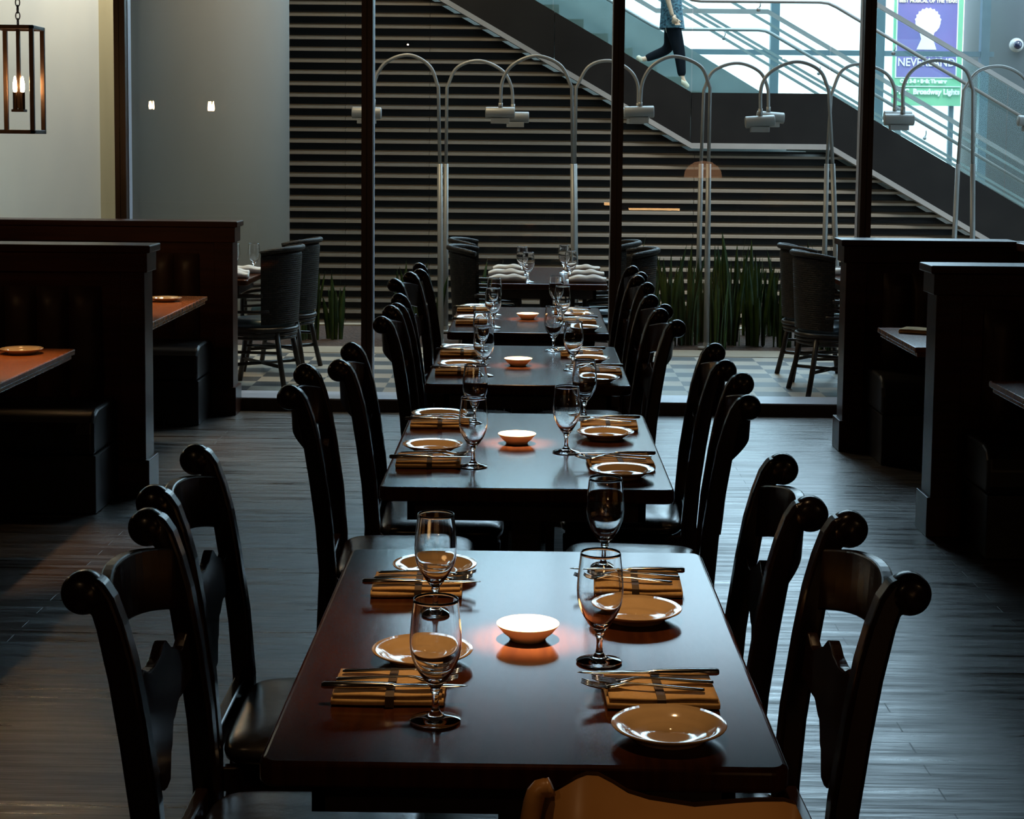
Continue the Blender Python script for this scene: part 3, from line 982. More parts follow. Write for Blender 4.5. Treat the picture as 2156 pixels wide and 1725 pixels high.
def shade_strip_mesh(D=0.135):  # thin strip over the napkin, shaped in place of a cast shadow
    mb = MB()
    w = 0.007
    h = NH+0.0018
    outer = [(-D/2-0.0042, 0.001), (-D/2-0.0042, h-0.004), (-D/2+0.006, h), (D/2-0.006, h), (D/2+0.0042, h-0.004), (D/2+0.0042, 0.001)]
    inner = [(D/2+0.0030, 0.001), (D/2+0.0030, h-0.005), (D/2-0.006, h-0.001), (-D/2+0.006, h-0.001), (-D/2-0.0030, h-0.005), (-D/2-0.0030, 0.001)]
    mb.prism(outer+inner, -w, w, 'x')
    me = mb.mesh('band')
    me.materials.append(M_NAPSHADE)
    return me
me_naps = [napkin_mesh(s) for s in range(4)]
me_shade_strip = shade_strip_mesh()

def single(name, me, loc, rz, label, cat, group, rx=0, ry=0):
    o = bpy.data.objects.new(name, me)
    COL.objects.link(o)
    o.location = loc
    o.rotation_euler = (rx, ry, rz)
    return tag(o, label, cat, group)

PLATES = [(-0.176, 2.831), (-0.188, 3.42), (0.218, 2.471), (0.207, 3.105), (-0.272, 4.805), (-0.286, 5.370), (0.255, 4.462), (0.237, 5.053),
          (-0.272, 6.606), (-0.288, 7.132), (0.257, 6.247), (0.246, 6.814), (-0.286, 8.371), (-0.276, 8.953), (0.263, 7.975), (0.249, 8.606)]
GLASSES = [(-0.137, 2.528), (-0.170, 3.118), (0.128, 2.835), (0.165, 3.48), (-0.148, 4.577), (-0.165, 5.256), (0.113, 4.808), (0.184, 5.412),
           (-0.170, 6.392), (-0.190, 6.924), (0.177, 6.576), (0.108, 7.192), (-0.171, 8.078), (-0.178, 8.661), (0.166, 8.219), (0.146, 8.843)]
NAPS = [(-0.217, 2.655, 0.01), (-0.215, 3.290, 0.02), (0.218, 2.655, 0.03), (0.222, 3.315, -0.03), (-0.272, 4.605, 0.03), (-0.277, 5.245, 0.02),
        (0.259, 4.615, 0.06), (0.256, 5.235, -0.02), (-0.268, 6.450, 0.03), (-0.280, 7.020, 0.03), (0.272, 6.475, 0.01), (0.226, 7.025, -0.01),
        (-0.268, 8.235, 0.03), (-0.288, 8.845, 0.02), (0.245, 8.300, 0.02), (0.226, 8.745, 0.02)]
for T in range(4):
    dx, dy = DISHES[T]
    single('shallow_dish', me_dish, (dx, dy, TZ), 0, 'small shallow lit dish at the centre of the %s' % TD[T], 'dish', 'dishes at the table centres')
    for p in range(4):
        i = T*4+p
        pl = PLACE[p]
        where = '%s place, %s' % (pl, TD[T])
        left = p < 2
        x, y = PLATES[i]
        single('bread_plate', me_plate, (x, y, TZ), 0, 'tan glazed plate at the ' + where, 'plate', 'bread plates on the tables')
        x, y = GLASSES[i]
        single('water_goblet', me_goblet, (x, y, TZ), 0, 'stemmed water goblet at the ' + where, 'glass', 'water goblets on the indoor tables')
        x, y, rz = NAPS[i]
        nk = single('folded_napkin', me_naps[i % 4], (x, y, TZ), rz, 'folded tan cloth napkin at the ' + where, 'napkin', 'tan napkins on the tables')
        bo = link('napkin_shade_strip', me_shade_strip, None, nk); bo.location = (0.004 if left else -0.004, 0, 0)
        bo['label'] = 'dark strip standing in for a shadow'
        z = TZ + NH + 0.0035
        # cutlery: handles to the outside; left side knife nearest, right side knife farthest
        dirr = 0 if left else PI
        ox = -0.092 if left else 0.090
        if left:
            items = [('table_knife', me_knife, x-0.105, y-0.050, 0.010, 'steel table knife, napkin'),
                     ('dinner_fork', me_fork, x+ox+0.006, y-0.010, -0.02, 'steel fork next to the knife, napkin'),
                     ('dinner_fork', me_fork, x+ox+0.012, y+0.032, -0.05, 'steel fork farther from the knife, napkin')]
        else:
            items = [('table_knife', me_knife, x+0.100, y+0.042, 0.02, 'steel table knife, napkin'),
                     ('dinner_fork', me_fork, x+0.086, y-0.002, -0.03, 'steel fork next to the knife, napkin'),
                     ('dinner_fork', me_fork, x+0.068, y-0.042, -0.12, 'steel fork farther from the knife, napkin')]
        for nm, me, cx, cy, da, lb in items:
            single(nm, me, (cx, cy, z), dirr + da + rz, lb + ' at the ' + where, 'knife' if 'knife' in nm else 'fork',
                   'table knives' if 'knife' in nm else 'dinner forks')

# tan leather bag on the very front table
bag = empty('leather_bag', (0.15, 1.45, 0.7605), 'out-of-focus tan leather bag at the bottom edge of the photo', 'bag')
def bagf(u, v):
    a = 2*PI*u
    c, s = math.cos(a), math.sin(a)
    e = 0.5
    X = math.copysign(abs(c)**e, c); Y_ = math.copysign(abs(s)**0.7, s)
    top = 0.312 + 0.022*math.exp(-((X+0.70)/0.20)**2) - 0.006*math.exp(-((X-0.05)/0.25)**2) - 0.30*max(0, X-0.72)
    zz = v*top
    k = (1 - v**5*0.9)
    return (0.135*X*(0.94+0.06*k) + 0.004*math.sin(9*v+X*4), 0.055*Y_*k, zz)
b_ = MB(); b_.grid(bagf, 56, 20, closeu=True)
n0 = len(b_.v)
b_.build('body', M_TANL, bag, smooth=True)
MB().tube(smooth_pts([(-0.150, 0, 0.0), (-0.150, -0.01, 0.20), (-0.141, -0.01, 0.310), (-0.125, -0.01, 0.325)], 5), 0.009, 8).build('strap', M_TANL, bag, smooth=True)

# ------------------------------------------------------------------ booths
def booth(name, x0, x1, y, label, frontbench=True, backbench=True, aisle=1, zt=1.165, sidewall=False):
    """partition along x at depth y (near face) .. y+0.16; aisle end at x1 (aisle=1, booth to the left) or x0 (aisle=-1)"""
    t = empty('booth_partition', ((x0+x1)/2, y+0.08, 0), label, 'booth', 'wooden booth partitions')
    xc, yc = (x0+x1)/2, y+0.08
    h = (x1-x0)/2
    TH = 0.08
    e = h*aisle
    def sx(a, b):  # span measured inwards from the aisle end
        p, q = e - aisle*a, e - aisle*b
        return min(p, q), max(p, q)
    a, b = sx(0.02, 2*h)
    MB().box(a, b, -TH+0.01, TH-0.01, 0, zt-0.04).build('panel', M_BOOTH, t, bevel=0.003)
    a, b = sx(-0.035, 2*h)
    MB().box(a, b, -TH-0.035, TH+0.035, zt-0.035, zt).build('cap_rail', M_BOOTH, t, bevel=0.006)
    a, b = sx(-0.018, 2*h)
    MB().box(a, b, -TH-0.018, TH+0.018, zt-0.125, zt-0.035).build('frieze', M_BOOTH, t, bevel=0.004)
    a, b = sx(-0.002, 0.11)
    MB().box(a, b, -TH-0.004, TH+0.004, 0.0, zt-0.12).build('end_post', M_BOOTH, t, bevel=0.004)
    a, b = sx(-0.02, 0.125)
    MB().box(a, b, -TH-0.022, TH+0.022, 0, 0.17).build('plinth', M_BOOTH, t, bevel=0.004)
    for s, on in ((-1, frontbench), (1, backbench)):
        if not on: continue
        # channelled leather back inside a rounded wooden surround
        cb = MB()
        start = 0.20
        wch = 0.148
        nch = int((2*h-start)/wch)
        for k in range(nch):
            a, b = sx(start+k*wch, start+(k+1)*wch)
            def ch(u, v, a=a, b=b):
                x = a + (b-a)*u
                bul = math.sin(PI*u)**0.5
                z_ = 0.44 + v*0.53
                d = 0.012 + 0.05*bul*(1-(abs(2*v-1))**8*0.9)
                return (x, s*(TH+d-0.01), z_)
            cb.grid(ch, 9, 13)
        cb.build('channel_back', M_BACKL, t, smooth=True)
        a, b = sx(0.13, 2*h)
        # seat base and cushion with rounded nose
        y0_, y1_ = TH, TH+0.40
        ya, yb = (y0_, y1_) if s > 0 else (-y1_, -y0_)
        MB().box(a, b, ya, yb, 0.0, 0.26).build('bench_base', M_BENCHL, t, bevel=0.006)
        prof = [(0, 0.265), (0.41, 0.265), (0.425, 0.30), (0.425, 0.36), (0.415, 0.41), (0.385, 0.445), (0.33, 0.462), (0.15, 0.465), (0, 0.46)]
        pr = [(s*(TH+q), z_) for q, z_ in prof]
        MB().prism(pr, a-0.01, b, 'x').build('bench_cushion', M_BENCHL, t, bevel=0.02, bevseg=4)
    return t
booth('b', -5.6, -1.765, 7.69, 'dark wood booth partition on the left, the nearer of two, with leather benches', aisle=1)
booth('b', -5.6, -1.770, 10.02, 'dark wood booth partition on the left against the window', backbench=False, aisle=1)
booth('b', 1.705, 2.62, 9.05, 'dark wood booth partition on the right, the farther one, in front of the window', backbench=False, aisle=-1, zt=1.15)
booth('b', 1.715, 2.62, 7.07, 'dark wood booth partition on the right, the nearer one, with leather benches', aisle=-1, zt=1.155)
lw = empty('low_partition', (2.72, 5.6, 0), 'dark low wooden partition running along the right side behind the booths', 'partition')
MB().box(-0.09, 0.09, -4.0, 3.52, 0, 1.10).build('panel', M_BOOTH, lw, bevel=0.004)
MB().box(-0.125, 0.125, -4.03, 3.56, 1.10, 1.145).build('cap_rail', M_BOOTH, lw, bevel=0.006)

def booth_table(x0, x1, y0, y1, label):
    t = empty('booth_table', ((x0+x1)/2, (y0+y1)/2, 0), label, 'table', 'booth tables')
    hx, hy = (x1-x0)/2, (y1-y0)/2
    MB().box(-hx, hx, -hy, hy, 0.735, 0.76).box(-hx+0.012, hx-0.012, -hy+0.012, hy-0.012, 0.715, 0.736).build('tabletop', M_BOOTHT, t, bevel=0.005)
    MB().box(-0.05, 0.05, -0.05, 0.05, 0.04, 0.715).build('pedestal', M_TABLELEG, t, bevel=0.004)
    MB().box(-0.28, 0.28, -0.04, 0.04, 0, 0.04).build('foot', M_TABLELEG, t, bevel=0.004)
    return t
booth_table(-3.1, -1.83, 8.10, 9.55, 'glossy reddish booth table on the left between the two partitions')
booth_table(-3.2, -1.92, 5.75, 7.08, 'glossy reddish booth table at the left edge, nearest the camera')
booth_table(1.72, 2.60, 7.46, 8.28, 'dark booth table on the right between the two partitions')
booth_table(1.765, 2.60, 5.55, 6.42, 'dark booth table at the right edge of the photo')
for x, y, lb in ((-1.996, 9.22, 'pale plate on the farther left booth table'), (-2.093, 6.90, 'pale plate on the nearer left booth table'), (1.99, 7.62, 'dark-lit plate on the right booth table')):
    single('bread_plate', me_plate, (x, y, TZ), 0, lb, 'plate', 'bread plates on the tables')
for x, y, rz, lb in ((-2.19, 9.20, 0.3, 'folded napkin on the farther left booth table'), (-2.27, 6.86, 0.3, 'folded napkin on the nearer left booth table'), (1.88, 8.05, -0.5, 'pale folded napkin on the right booth table')):
    nk = single('folded_napkin', me_naps[1], (x, y, TZ), rz, lb, 'napkin', 'tan napkins on the tables')
single('dinner_fork', me_fork, (2.06, 8.02, TZ+0.002), PI+0.3, 'steel fork lying by the napkin on the right booth table', 'fork', 'dinner forks')
single('dinner_fork', me_fork, (-2.28, 9.20, TZ+NH+0.0035), 0.3, 'steel fork on the napkin of the farther left booth table', 'fork', 'dinner forks')

# ------------------------------------------------------------------ lanterns
def lantern_proto(loc, label, group):
    t = empty('pendant_lantern', loc, label, 'lantern', group)
    hw, H_, b = 0.089, 0.505, 0.0100
    c = MB()
    for sx in (-1, 1):
        for sy in (-1, 1):
            c.box(sx*hw-b, sx*hw+b, sy*hw-b, sy*hw+b, 0, H_)
    for z0 in (0, H_-0.018):
        c.box(-hw-b, hw+b, -hw-b, -hw+b, z0, z0+0.018).box(-hw-b, hw+b, hw-b, hw+b, z0, z0+0.018)
        c.box(-hw-b, -hw+b, -hw, hw, z0, z0+0.018).box(hw-b, hw+b, -hw, hw, z0, z0+0.018)
    c.box(-hw, hw, -0.008, 0.008, H_-0.015, H_-0.004)
    c.build('cage', M_IRON, t, bevel=0.002)
    MB().box(-0.008, 0.008, -0.008, 0.008, 0.12, H_-0.01).box(-0.029, 0.029, -0.029, 0.029, 0.103, 0.115).build('stem', M_IRON, t)
    for (x, y) in ((-0.017, -0.005), (0.017, 0.0), (0.0, 0.018)):
        cs_ = MB().lathe([(0.0005, 0.115), (0.011, 0.115), (0.011, 0.195), (0.0005, 0.196)], 14, (x, y, 0)).build('candle_sleeve', M_IRON, t, smooth=False)
        MB().lathe([(0.0005, 0.196), (0.007, 0.198), (0.0105, 0.216), (0.0092, 0.238), (0.004, 0.266), (0.0005, 0.271)], 14, (x, y, 0)).build('bulb', M_BULB, cs_, smooth=True)
    ch = MB()
    k = 0
    z0 = H_
    top = 3.45 - loc[2]
    while z0 < top:
        pts = []
        for i in range(12):
            a = 2*PI*i/12
            u, v = 0.010*math.cos(a), 0.019*math.sin(a)
            pts.append((u if k % 2 else 0, 0 if k % 2 else u, z0+0.017+v))
        pts.append(pts[0])
        ch.tube(pts, 0.0028, 6, cap=False)
        z0 += 0.031; k += 1
    ch.build('chain', M_IRON, t, smooth=True)
    return t
LAN = lantern_proto((-2.42, 8.0, 1.668), 'bronze open-cage lantern with glowing candle bulbs at the left edge', 'bronze pendant lanterns')
lamp('lantern_glow', 'POINT', (-2.42, 8.0, 1.668+0.24), 9, (1.0, 0.60, 0.28), 0.02)
dup(LAN, (-3.41, 5.6, 1.72), 0, 'bronze lantern out of the frame, seen only as a reflection in the left pane')

# furniture behind the camera that the window glass mirrors
sc_ = empty('side_counter', (1.8, -3.15, 0), 'dark serving counter with a warm light strip, seen only mirrored in the window', 'counter')
MB().box(-1.2, 1.2, -0.25, 0.25, 0, 0.66).build('body', M_BOOTH, sc_, bevel=0.004)
MB().box(-1.25, 1.25, -0.30, 0.30, 0.86, 0.90).box(-1.2, 1.2, -0.25, -0.20, 0.66, 0.86).build('counter_top', M_BOOTH, sc_, bevel=0.004)
MB().box(-0.40, 0.32, 0.10, 0.13, 0.715, 0.745).build('light_strip', mat('strip_glow', (1, 0.7, 0.4), 0.5, emis=((1.0, 0.55, 0.22), 22)), sc_)
MB().box(-0.75, -0.55, 0.10, 0.13, 0.78, 0.82).build('light_strip', MATS['strip_glow'], sc_)
dl = empty('dome_lamp', (2.45, -3.15, 0.90), 'warm glowing dome lamp on the counter, seen only mirrored in the window', 'lamp')
MB().lathe([(0.0005, 0), (0.08, 0), (0.08, 0.015), (0.012, 0.03), (0.012, 0.30), (0.0005, 0.30)], 20).build('stand', M_IRON, dl)
MB().lathe([(0.27, 0.28), (0.26, 0.36), (0.21, 0.44), (0.12, 0.50), (0.0005, 0.52)], 28).build('lamp_shade', mat('shade_glow', (0.9, 0.6, 0.35), 0.6, emis=((1.0, 0.50, 0.25), 3.0)), dl, smooth=True)

# ------------------------------------------------------------------ gooseneck lamps on the patio edge
def goose(idx, pts_px, Yb, Yh, head_px, joint_y, label):
    """pts_px: post base, post joint, post top, arc points ..., arc end"""
    base = at(*pts_px[0], Yb)
    t = empty('gooseneck_lamp', (base.x, base.y, 0), label, 'lamp', 'gooseneck lamps along the patio edge')
    off = Vector((-base.x, -base.y, 0))
    pts = [Vector((base.x, base.y, 0.0))]
    n = len(pts_px)
    for i, q in enumerate(pts_px[1:], 1):
        f = 0 if i <= 2 else (i-2)/(n-3)
        p = at(q[0], q[1], Yb + (Yh-Yb)*f)
        pts.append(p)
    pole = [pts[0]+off, pts[1]+off]
    MB().tube(pole, [0.024, 0.021], 12).build('pole', M_LAMPM, t, smooth=True)
    MB().lathe([(0.0005, 0), (0.07, 0), (0.07, 0.012), (0.026, 0.02), (0.026, 0.05), (0.0005, 0.05)], 20).build('base', M_LAMPM, t)
    up = [p+off for p in pts[1:3]]
    arc = smooth_pts([p+off for p in pts[2:]], 8)
    MB().tube([up[0]] + arc, 0.0145, 10).build('arm', M_LAMPM, t, smooth=True)
    hc = at(head_px[0], head_px[1], Yh) + off
    L = 0.118
    hd = MB().lathe([(0.0005, -L), (0.040, -L), (0.047, -L+0.004), (0.047, L-0.004), (0.040, L), (0.0005, L)], 24).mesh('head')
    hd.transform(Matrix.Translation(hc) @ Matrix.Rotation(R(head_px[2]), 4, 'Y') @ Matrix.Rotation(PI/2, 4, 'Y'))
    hd_ = link('lamp_head', hd, M_LAMPM, t, smooth=False, bevel=0.002)
    for p in hd.polygons: p.use_smooth = len(p.vertices) == 4
    MB().box(hc.x-0.075, hc.x+0.075, hc.y-0.035, hc.y+0.035, hc.z-0.085, hc.z-0.042).build('ballast_box', M_LAMPM, hd_, bevel=0.003)
    e = arc[-1]
    MB().tube([e+Vector((0, 0, 0.012)), Vector((e.x, e.y, hc.z+0.04))], 0.019, 10).build('collar', M_LAMPM, t, smooth=True)
GL = [
 ([(928,722),(926,345),(923,185),(905,140),(862,116),(815,130),(791,165),(786,212)], 13.6, 13.6, (772,238,1), 'gooseneck lamp with its head half behind the left mullion'),
 ([(938,690),(939,345),(941,185),(962,143),(1008,128),(1055,147),(1076,180),(1080,222)], 14.6, 14.6, (1085,247,0), 'gooseneck lamp bending right, its head behind the silver head right of the left mullion'),
 ([(1210,725),(1206,345),(1204,185),(1180,138),(1130,118),(1082,135),(1058,170),(1054,220)], 13.6, 13.6, (1053,238,0), 'gooseneck lamp bending left over the patio table'),
 ([(1213,690),(1210,345),(1213,185),(1240,140),(1283,128),(1322,145),(1342,175),(1344,220)], 14.6, 14.6, (1338,240,2), 'gooseneck lamp bending right behind the middle mullion'),
 ([(1487,733),(1492,345),(1495,185),(1475,140),(1422,119),(1378,135),(1354,170),(1348,218)], 13.6, 13.6, (1346,236,-2), 'gooseneck lamp bending left just right of the middle mullion'),
 ([(1468,690),(1476,345),(1482,190),(1502,150),(1552,133),(1598,150),(1616,185),(1618,228)], 14.6, 14.6, (1622,247,4), 'gooseneck lamp bending right below the stair landing, the rear of a crossing pair'),
 ([(1767,740),(1753,345),(1745,190),(1725,148),(1678,130),(1628,148),(1604,180),(1601,232)], 13.6, 13.6, (1600,256,-4), 'gooseneck lamp bending left below the stair landing, the front of a crossing pair'),
 ([(1732,690),(1741,345),(1750,200),(1772,150),(1812,135),(1862,152),(1883,185),(1884,230)], 14.6, 14.6, (1890,245,0), 'gooseneck lamp bending right behind the right mullion'),
 ([(2047,735),(2048,345),(2049,190),(2030,145),(1972,127),(1925,145),(1903,180),(1901,228)], 13.6, 13.6, (1893,252,0), 'gooseneck lamp bending left in front of the poster'),
 ([(2000,690),(2017,345),(2029,190),(2060,150),(2108,140),(2150,158),(2168,190),(2170,232)], 14.6, 14.6, (2172,256,3), 'gooseneck lamp at the right edge of the photo'),
]
for i, (p, yb, yh, hp, lb) in enumerate(GL):
    goose(i, p, yb, yh, hp, 345, lb)

# ------------------------------------------------------------------ snake plants
def plant_mesh(seed, nblade):
    rnd = random.Random(seed)
    mb = MB()
    for b in range(nblade):
        a = rnd.uniform(0, 2*PI)
        r = rnd.uniform(0.0, 0.09)
        h = rnd.uniform(0.45, 0.86)
        lean = rnd.uniform(0.0, 0.16)*h
        wd = rnd.uniform(0.020, 0.032)
        bx, by = r*math.cos(a), r*math.sin(a)
        la = a + rnd.uniform(-0.6, 0.6)
        fa = rnd.uniform(0, PI)
        vs = []; n = 9
        for i in range(n):
            t = i/(n-1)
            wv = wd*(0.65+0.9*t-1.55*t**3) if t < 0.95 else 0.0006
            wv = max(wv, 0.0006)
            tw = fa + 0.7*t
            cx = bx + lean*math.cos(la)*t**1.6
            cy = by + lean*math.sin(la)*t**1.6
            dx_, dy_ = math.cos(tw)*wv, math.sin(tw)*wv
            nx, ny = -math.sin(tw)*0.007*(1-t), math.cos(tw)*0.007*(1-t)
            vs += [(cx-dx_, cy-dy_, h*t), (cx+nx, cy+ny, h*t), (cx+dx_, cy+dy_, h*t), (cx+nx*0.3-ny*0.0, cy+ny*0.3, h*t-0.002)]
        fs = []
        for i in range(n-1):
            for k in range(4):
                k2 = (k+1) % 4
                fs.append((i*4+k, i*4+k2, (i+1)*4+k2, (i+1)*4+k))
        mb.add(vs, fs)
    me = mb.mesh('snake_plant')
    me.materials.append(M_LEAF)
    me.shade_smooth()
    return me
me_pl = [plant_mesh(100+k, 13) for k in range(5)]
rp = random.Random(5)
spots = []
for x in (-1.82, -1.62, -0.80, -1.05, -0.50, -0.30, -0.95):
    spots.append((x, rp.uniform(13.65, 14.2)))
x = 0.75
while x < 3.3:
    spots.append((x, rp.uniform(13.62, 13.95)))
    spots.append((x+rp.uniform(0.02, 0.12), rp.uniform(14.1, 14.7)))
    x += rp.uniform(0.15, 0.22)
for k, (x, y) in enumerate(spots):
    left = x < 0
    o = single('snake_plant', me_pl[k % 5], (x, y, -0.012), rp.uniform(0, 6.28),
               'upright dark green snake plant in the bed left of the patio table' if left else 'upright dark green snake plant in the bed right of the patio table',
               'plant', 'snake plants left of the patio table' if left else 'snake plants right of the patio table')
    s = rp.uniform(0.85, 1.1)
    o.scale = (s, s, s*(0.86 if left else 1.0))

# ------------------------------------------------------------------ patio furniture
def rattan_proto(loc, rz, label, group):
    t = empty('rattan_chair', loc, label, 'chair', group, rz)
    # local +x faces the table, back shell at -x
    def shell(u, v):
        a = R(180 - 72 + 144*u)
        rr = 0.245 + 0.028*v
        z_ = 0.44 + v*(0.50 - 0.03*abs(2*u-1)**3)
        return (0.03 + rr*1.0*math.cos(a), rr*1.08*math.sin(a), z_)
    mb = MB()
    def loop(u, w):
        if w < 0.5:
            x, y, z_ = shell(u, w*2)
            return (x, y, z_)
        x, y, z_ = shell(u, 2-w*2)
        d = Vector((x-0.03, y, 0)).normalized()*0.016
        return (x-d.x, y-d.y, z_)
    mb.grid(loop, 25, 21)
    mb.build('woven_back', M_RATTAN, t, smooth=True)
    top = [Vector(shell(i/24, 1.0)) for i in range(25)]
    MB().tube(top, 0.019, 10).build('rim_roll', M_RATTAN, t, smooth=True)
    # arms
    for s in (-1, 1):
        pass
        MB().tube(smooth_pts([(-0.06, s*0.258, 0.635), (0.08, s*0.268, 0.630), (0.20, s*0.250, 0.615), (0.235, s*0.225, 0.58), (0.235, s*0.215, 0.42)], 5), 0.015, 8).build('arm', M_CANE, t, smooth=True)
        MB().tube(smooth_pts([(-0.10, s*0.250, 0.53), (0.06, s*0.258, 0.525), (0.225, s*0.225, 0.515)], 4), 0.010, 8).build('arm_rail', M_CANE, t, smooth=True)
    # seat ring and cushion
    def ring(z_, r): return [(0.03+r*math.cos(2*PI*i/24), r*0.98*math.sin(2*PI*i/24), z_) for i in range(25)]
    MB().tube(ring(0.40, 0.235), 0.017, 8, cap=False).tube(ring(0.37, 0.23), 0.012, 8, cap=False).tube(ring(0.345, 0.225), 0.010, 8, cap=False).build('seat_ring', M_CANE, t, smooth=True)
    MB().lathe([(0.0005, 0.395), (0.19, 0.395), (0.222, 0.41), (0.225, 0.435), (0.205, 0.460), (0.12, 0.470), (0.0005, 0.472)], 32, (0.03, 0, 0)).build('cushion', M_CUSH, t, smooth=True)
    for sx_ in (-1, 1):
        for s in (-1, 1):
            MB().tube([(0.03+sx_*0.155, s*0.16, 0.39), (0.03+sx_*0.185, s*0.185, 0.20), (0.03+sx_*0.225, s*0.215, 0.0)], [0.019, 0.018, 0.018], 9).build('leg', M_CANE, t, smooth=True)
    MB().tube([(-0.16, -0.19, 0.16), (0.22, 0.19, 0.16)], 0.012, 8).tube([(-0.16, 0.19, 0.16), (0.22, -0.19, 0.16)], 0.012, 8).tube([(-0.155, -0.185, 0.25), (0.215, -0.185, 0.25)], 0.010, 8).tube([(-0.155, 0.185, 0.25), (0.215, 0.185, 0.25)], 0.010, 8).build('stretcher', M_CANE, t, smooth=True)
    return t
rg = 'rattan barrel chairs on the patio'
RC = rattan_proto((-0.30, 11.38, 0), 0.0, 'woven rattan chair left of the centre patio table, the nearer one', rg)
for x, y, rz, lb in ((-0.33, 12.22, 0.0, 'woven rattan chair left of the centre patio table, the farther one'),
                     (0.62, 11.30, PI, 'woven rattan chair right of the centre patio table, the nearer one'),
                     (0.55, 12.12, PI, 'woven rattan chair right of the centre patio table, the farther one'),
                     (-1.76, 11.22, PI-0.15, 'woven rattan chair on the left patio, the nearer of two, beside the booth'),
                     (-1.75, 12.10, PI-0.15, 'woven rattan chair on the left patio, the farther of two'),
                     (2.00, 11.22, 0.15, 'woven rattan chair on the right patio, the nearer of two'),
                     (2.02, 11.95, 0.10, 'woven rattan chair on the right patio, the farther of two')):
    dup(RC, (x, y, 0), rz, lb)
dining_table(10.62, 12.06, 'dark wood patio table in the centre just outside the window', -0.265, 0.50)
dining_table(10.68, 11.40, 'patio table on the left, partly behind the booth', -2.55, -1.79)
dining_table(10.85, 12.50, 'patio table on the right, partly behind the booth', 2.06, 2.82)
def roll_mesh(seed, L=0.24):
    rnd = random.Random(seed)
    ph = [rnd.uniform(0, 6) for _ in range(3)]
    mb = MB()
    def fn(u, v):
        a = 2*PI*v
        x = (u-0.5)*L
        w_ = 0.045*(0.75 + 0.25*math.sin(PI*min(1, u*1.2)) + 0.05*math.sin(9*u+ph[0]))
        h_ = 0.022*(0.8 + 0.35*math.sin(PI*u)+0.08*math.sin(14*u+ph[1]))
        return (x, w_*math.cos(a) + 0.006*math.sin(6*u+ph[2]), h_ + h_*math.sin(a)*(1+0.12*math.sin(5*a+8*u)) if math.sin(a) > -0.9 else 0.0)
    mb.grid(fn, 26, 23)
    n0 = 0; nv = 23
    mb.f.append(tuple(j for j in range(nv-1))); mb.mi.append(0)
    mb.f.append(tuple(25*nv+j for j in range(nv-2, -1, -1))); mb.mi.append(0)
    me = mb.mesh('rolled_napkin')
    zmin = min(v.co.z for v in me.vertices)
    me.transform(Matrix.Translation((0, 0, -zmin)))
    me.materials.append(M_WCLOTH); me.shade_smooth()
    return me
me_rolls = [roll_mesh(s) for s in range(3)]
for k, (x, y, rz, lb) in enumerate((
        (-0.135, 10.75, 0.05, 'white rolled napkin, front left on the centre patio table'), (-0.150, 11.20, -0.03, 'white rolled napkin, middle left on the centre patio table'),
        (-0.130, 11.62, 0.0, 'white rolled napkin, back left on the centre patio table'),
        (0.375, 10.76, -0.05, 'white rolled napkin, front right on the centre patio table'), (0.380, 11.20, 0.04, 'white rolled napkin, middle right on the centre patio table'),
        (0.370, 11.66, 0.06, 'white rolled napkin, back right on the centre patio table'),
        (-1.93, 10.82, 0.0, 'white rolled napkin, nearest on the left patio table'), (-1.96, 11.03, 0.05, 'white rolled napkin, middle one on the left patio table'),
        (-1.90, 11.26, -0.04, 'white rolled napkin, farthest on the left patio table'),
        (2.20, 11.05, 0.1, 'white rolled napkin, nearer on the right patio table'), (2.19, 11.62, -0.1, 'white rolled napkin, farther on the right patio table'))):
    single('rolled_napkin', me_rolls[k % 3], (x, y, TZ), rz, lb, 'napkin', 'white rolled napkins on the patio tables')
for x, y, lb in ((-0.005, 10.76, 'wine goblet, front left on the centre patio table'), (-0.045, 11.32, 'wine goblet, back left on the centre patio table'),
                 (0.270, 10.92, 'wine goblet, front right on the centre patio table'), (0.240, 11.55, 'wine goblet, back right on the centre patio table'),
                 (-1.99, 11.33, 'goblet on the left patio table, the left one'), (-1.86, 11.36, 'goblet on the left patio table, the right one')):
    single('water_goblet', me_goblet, (x, y, TZ), 0, lb, 'glass', 'goblets on the patio tables')

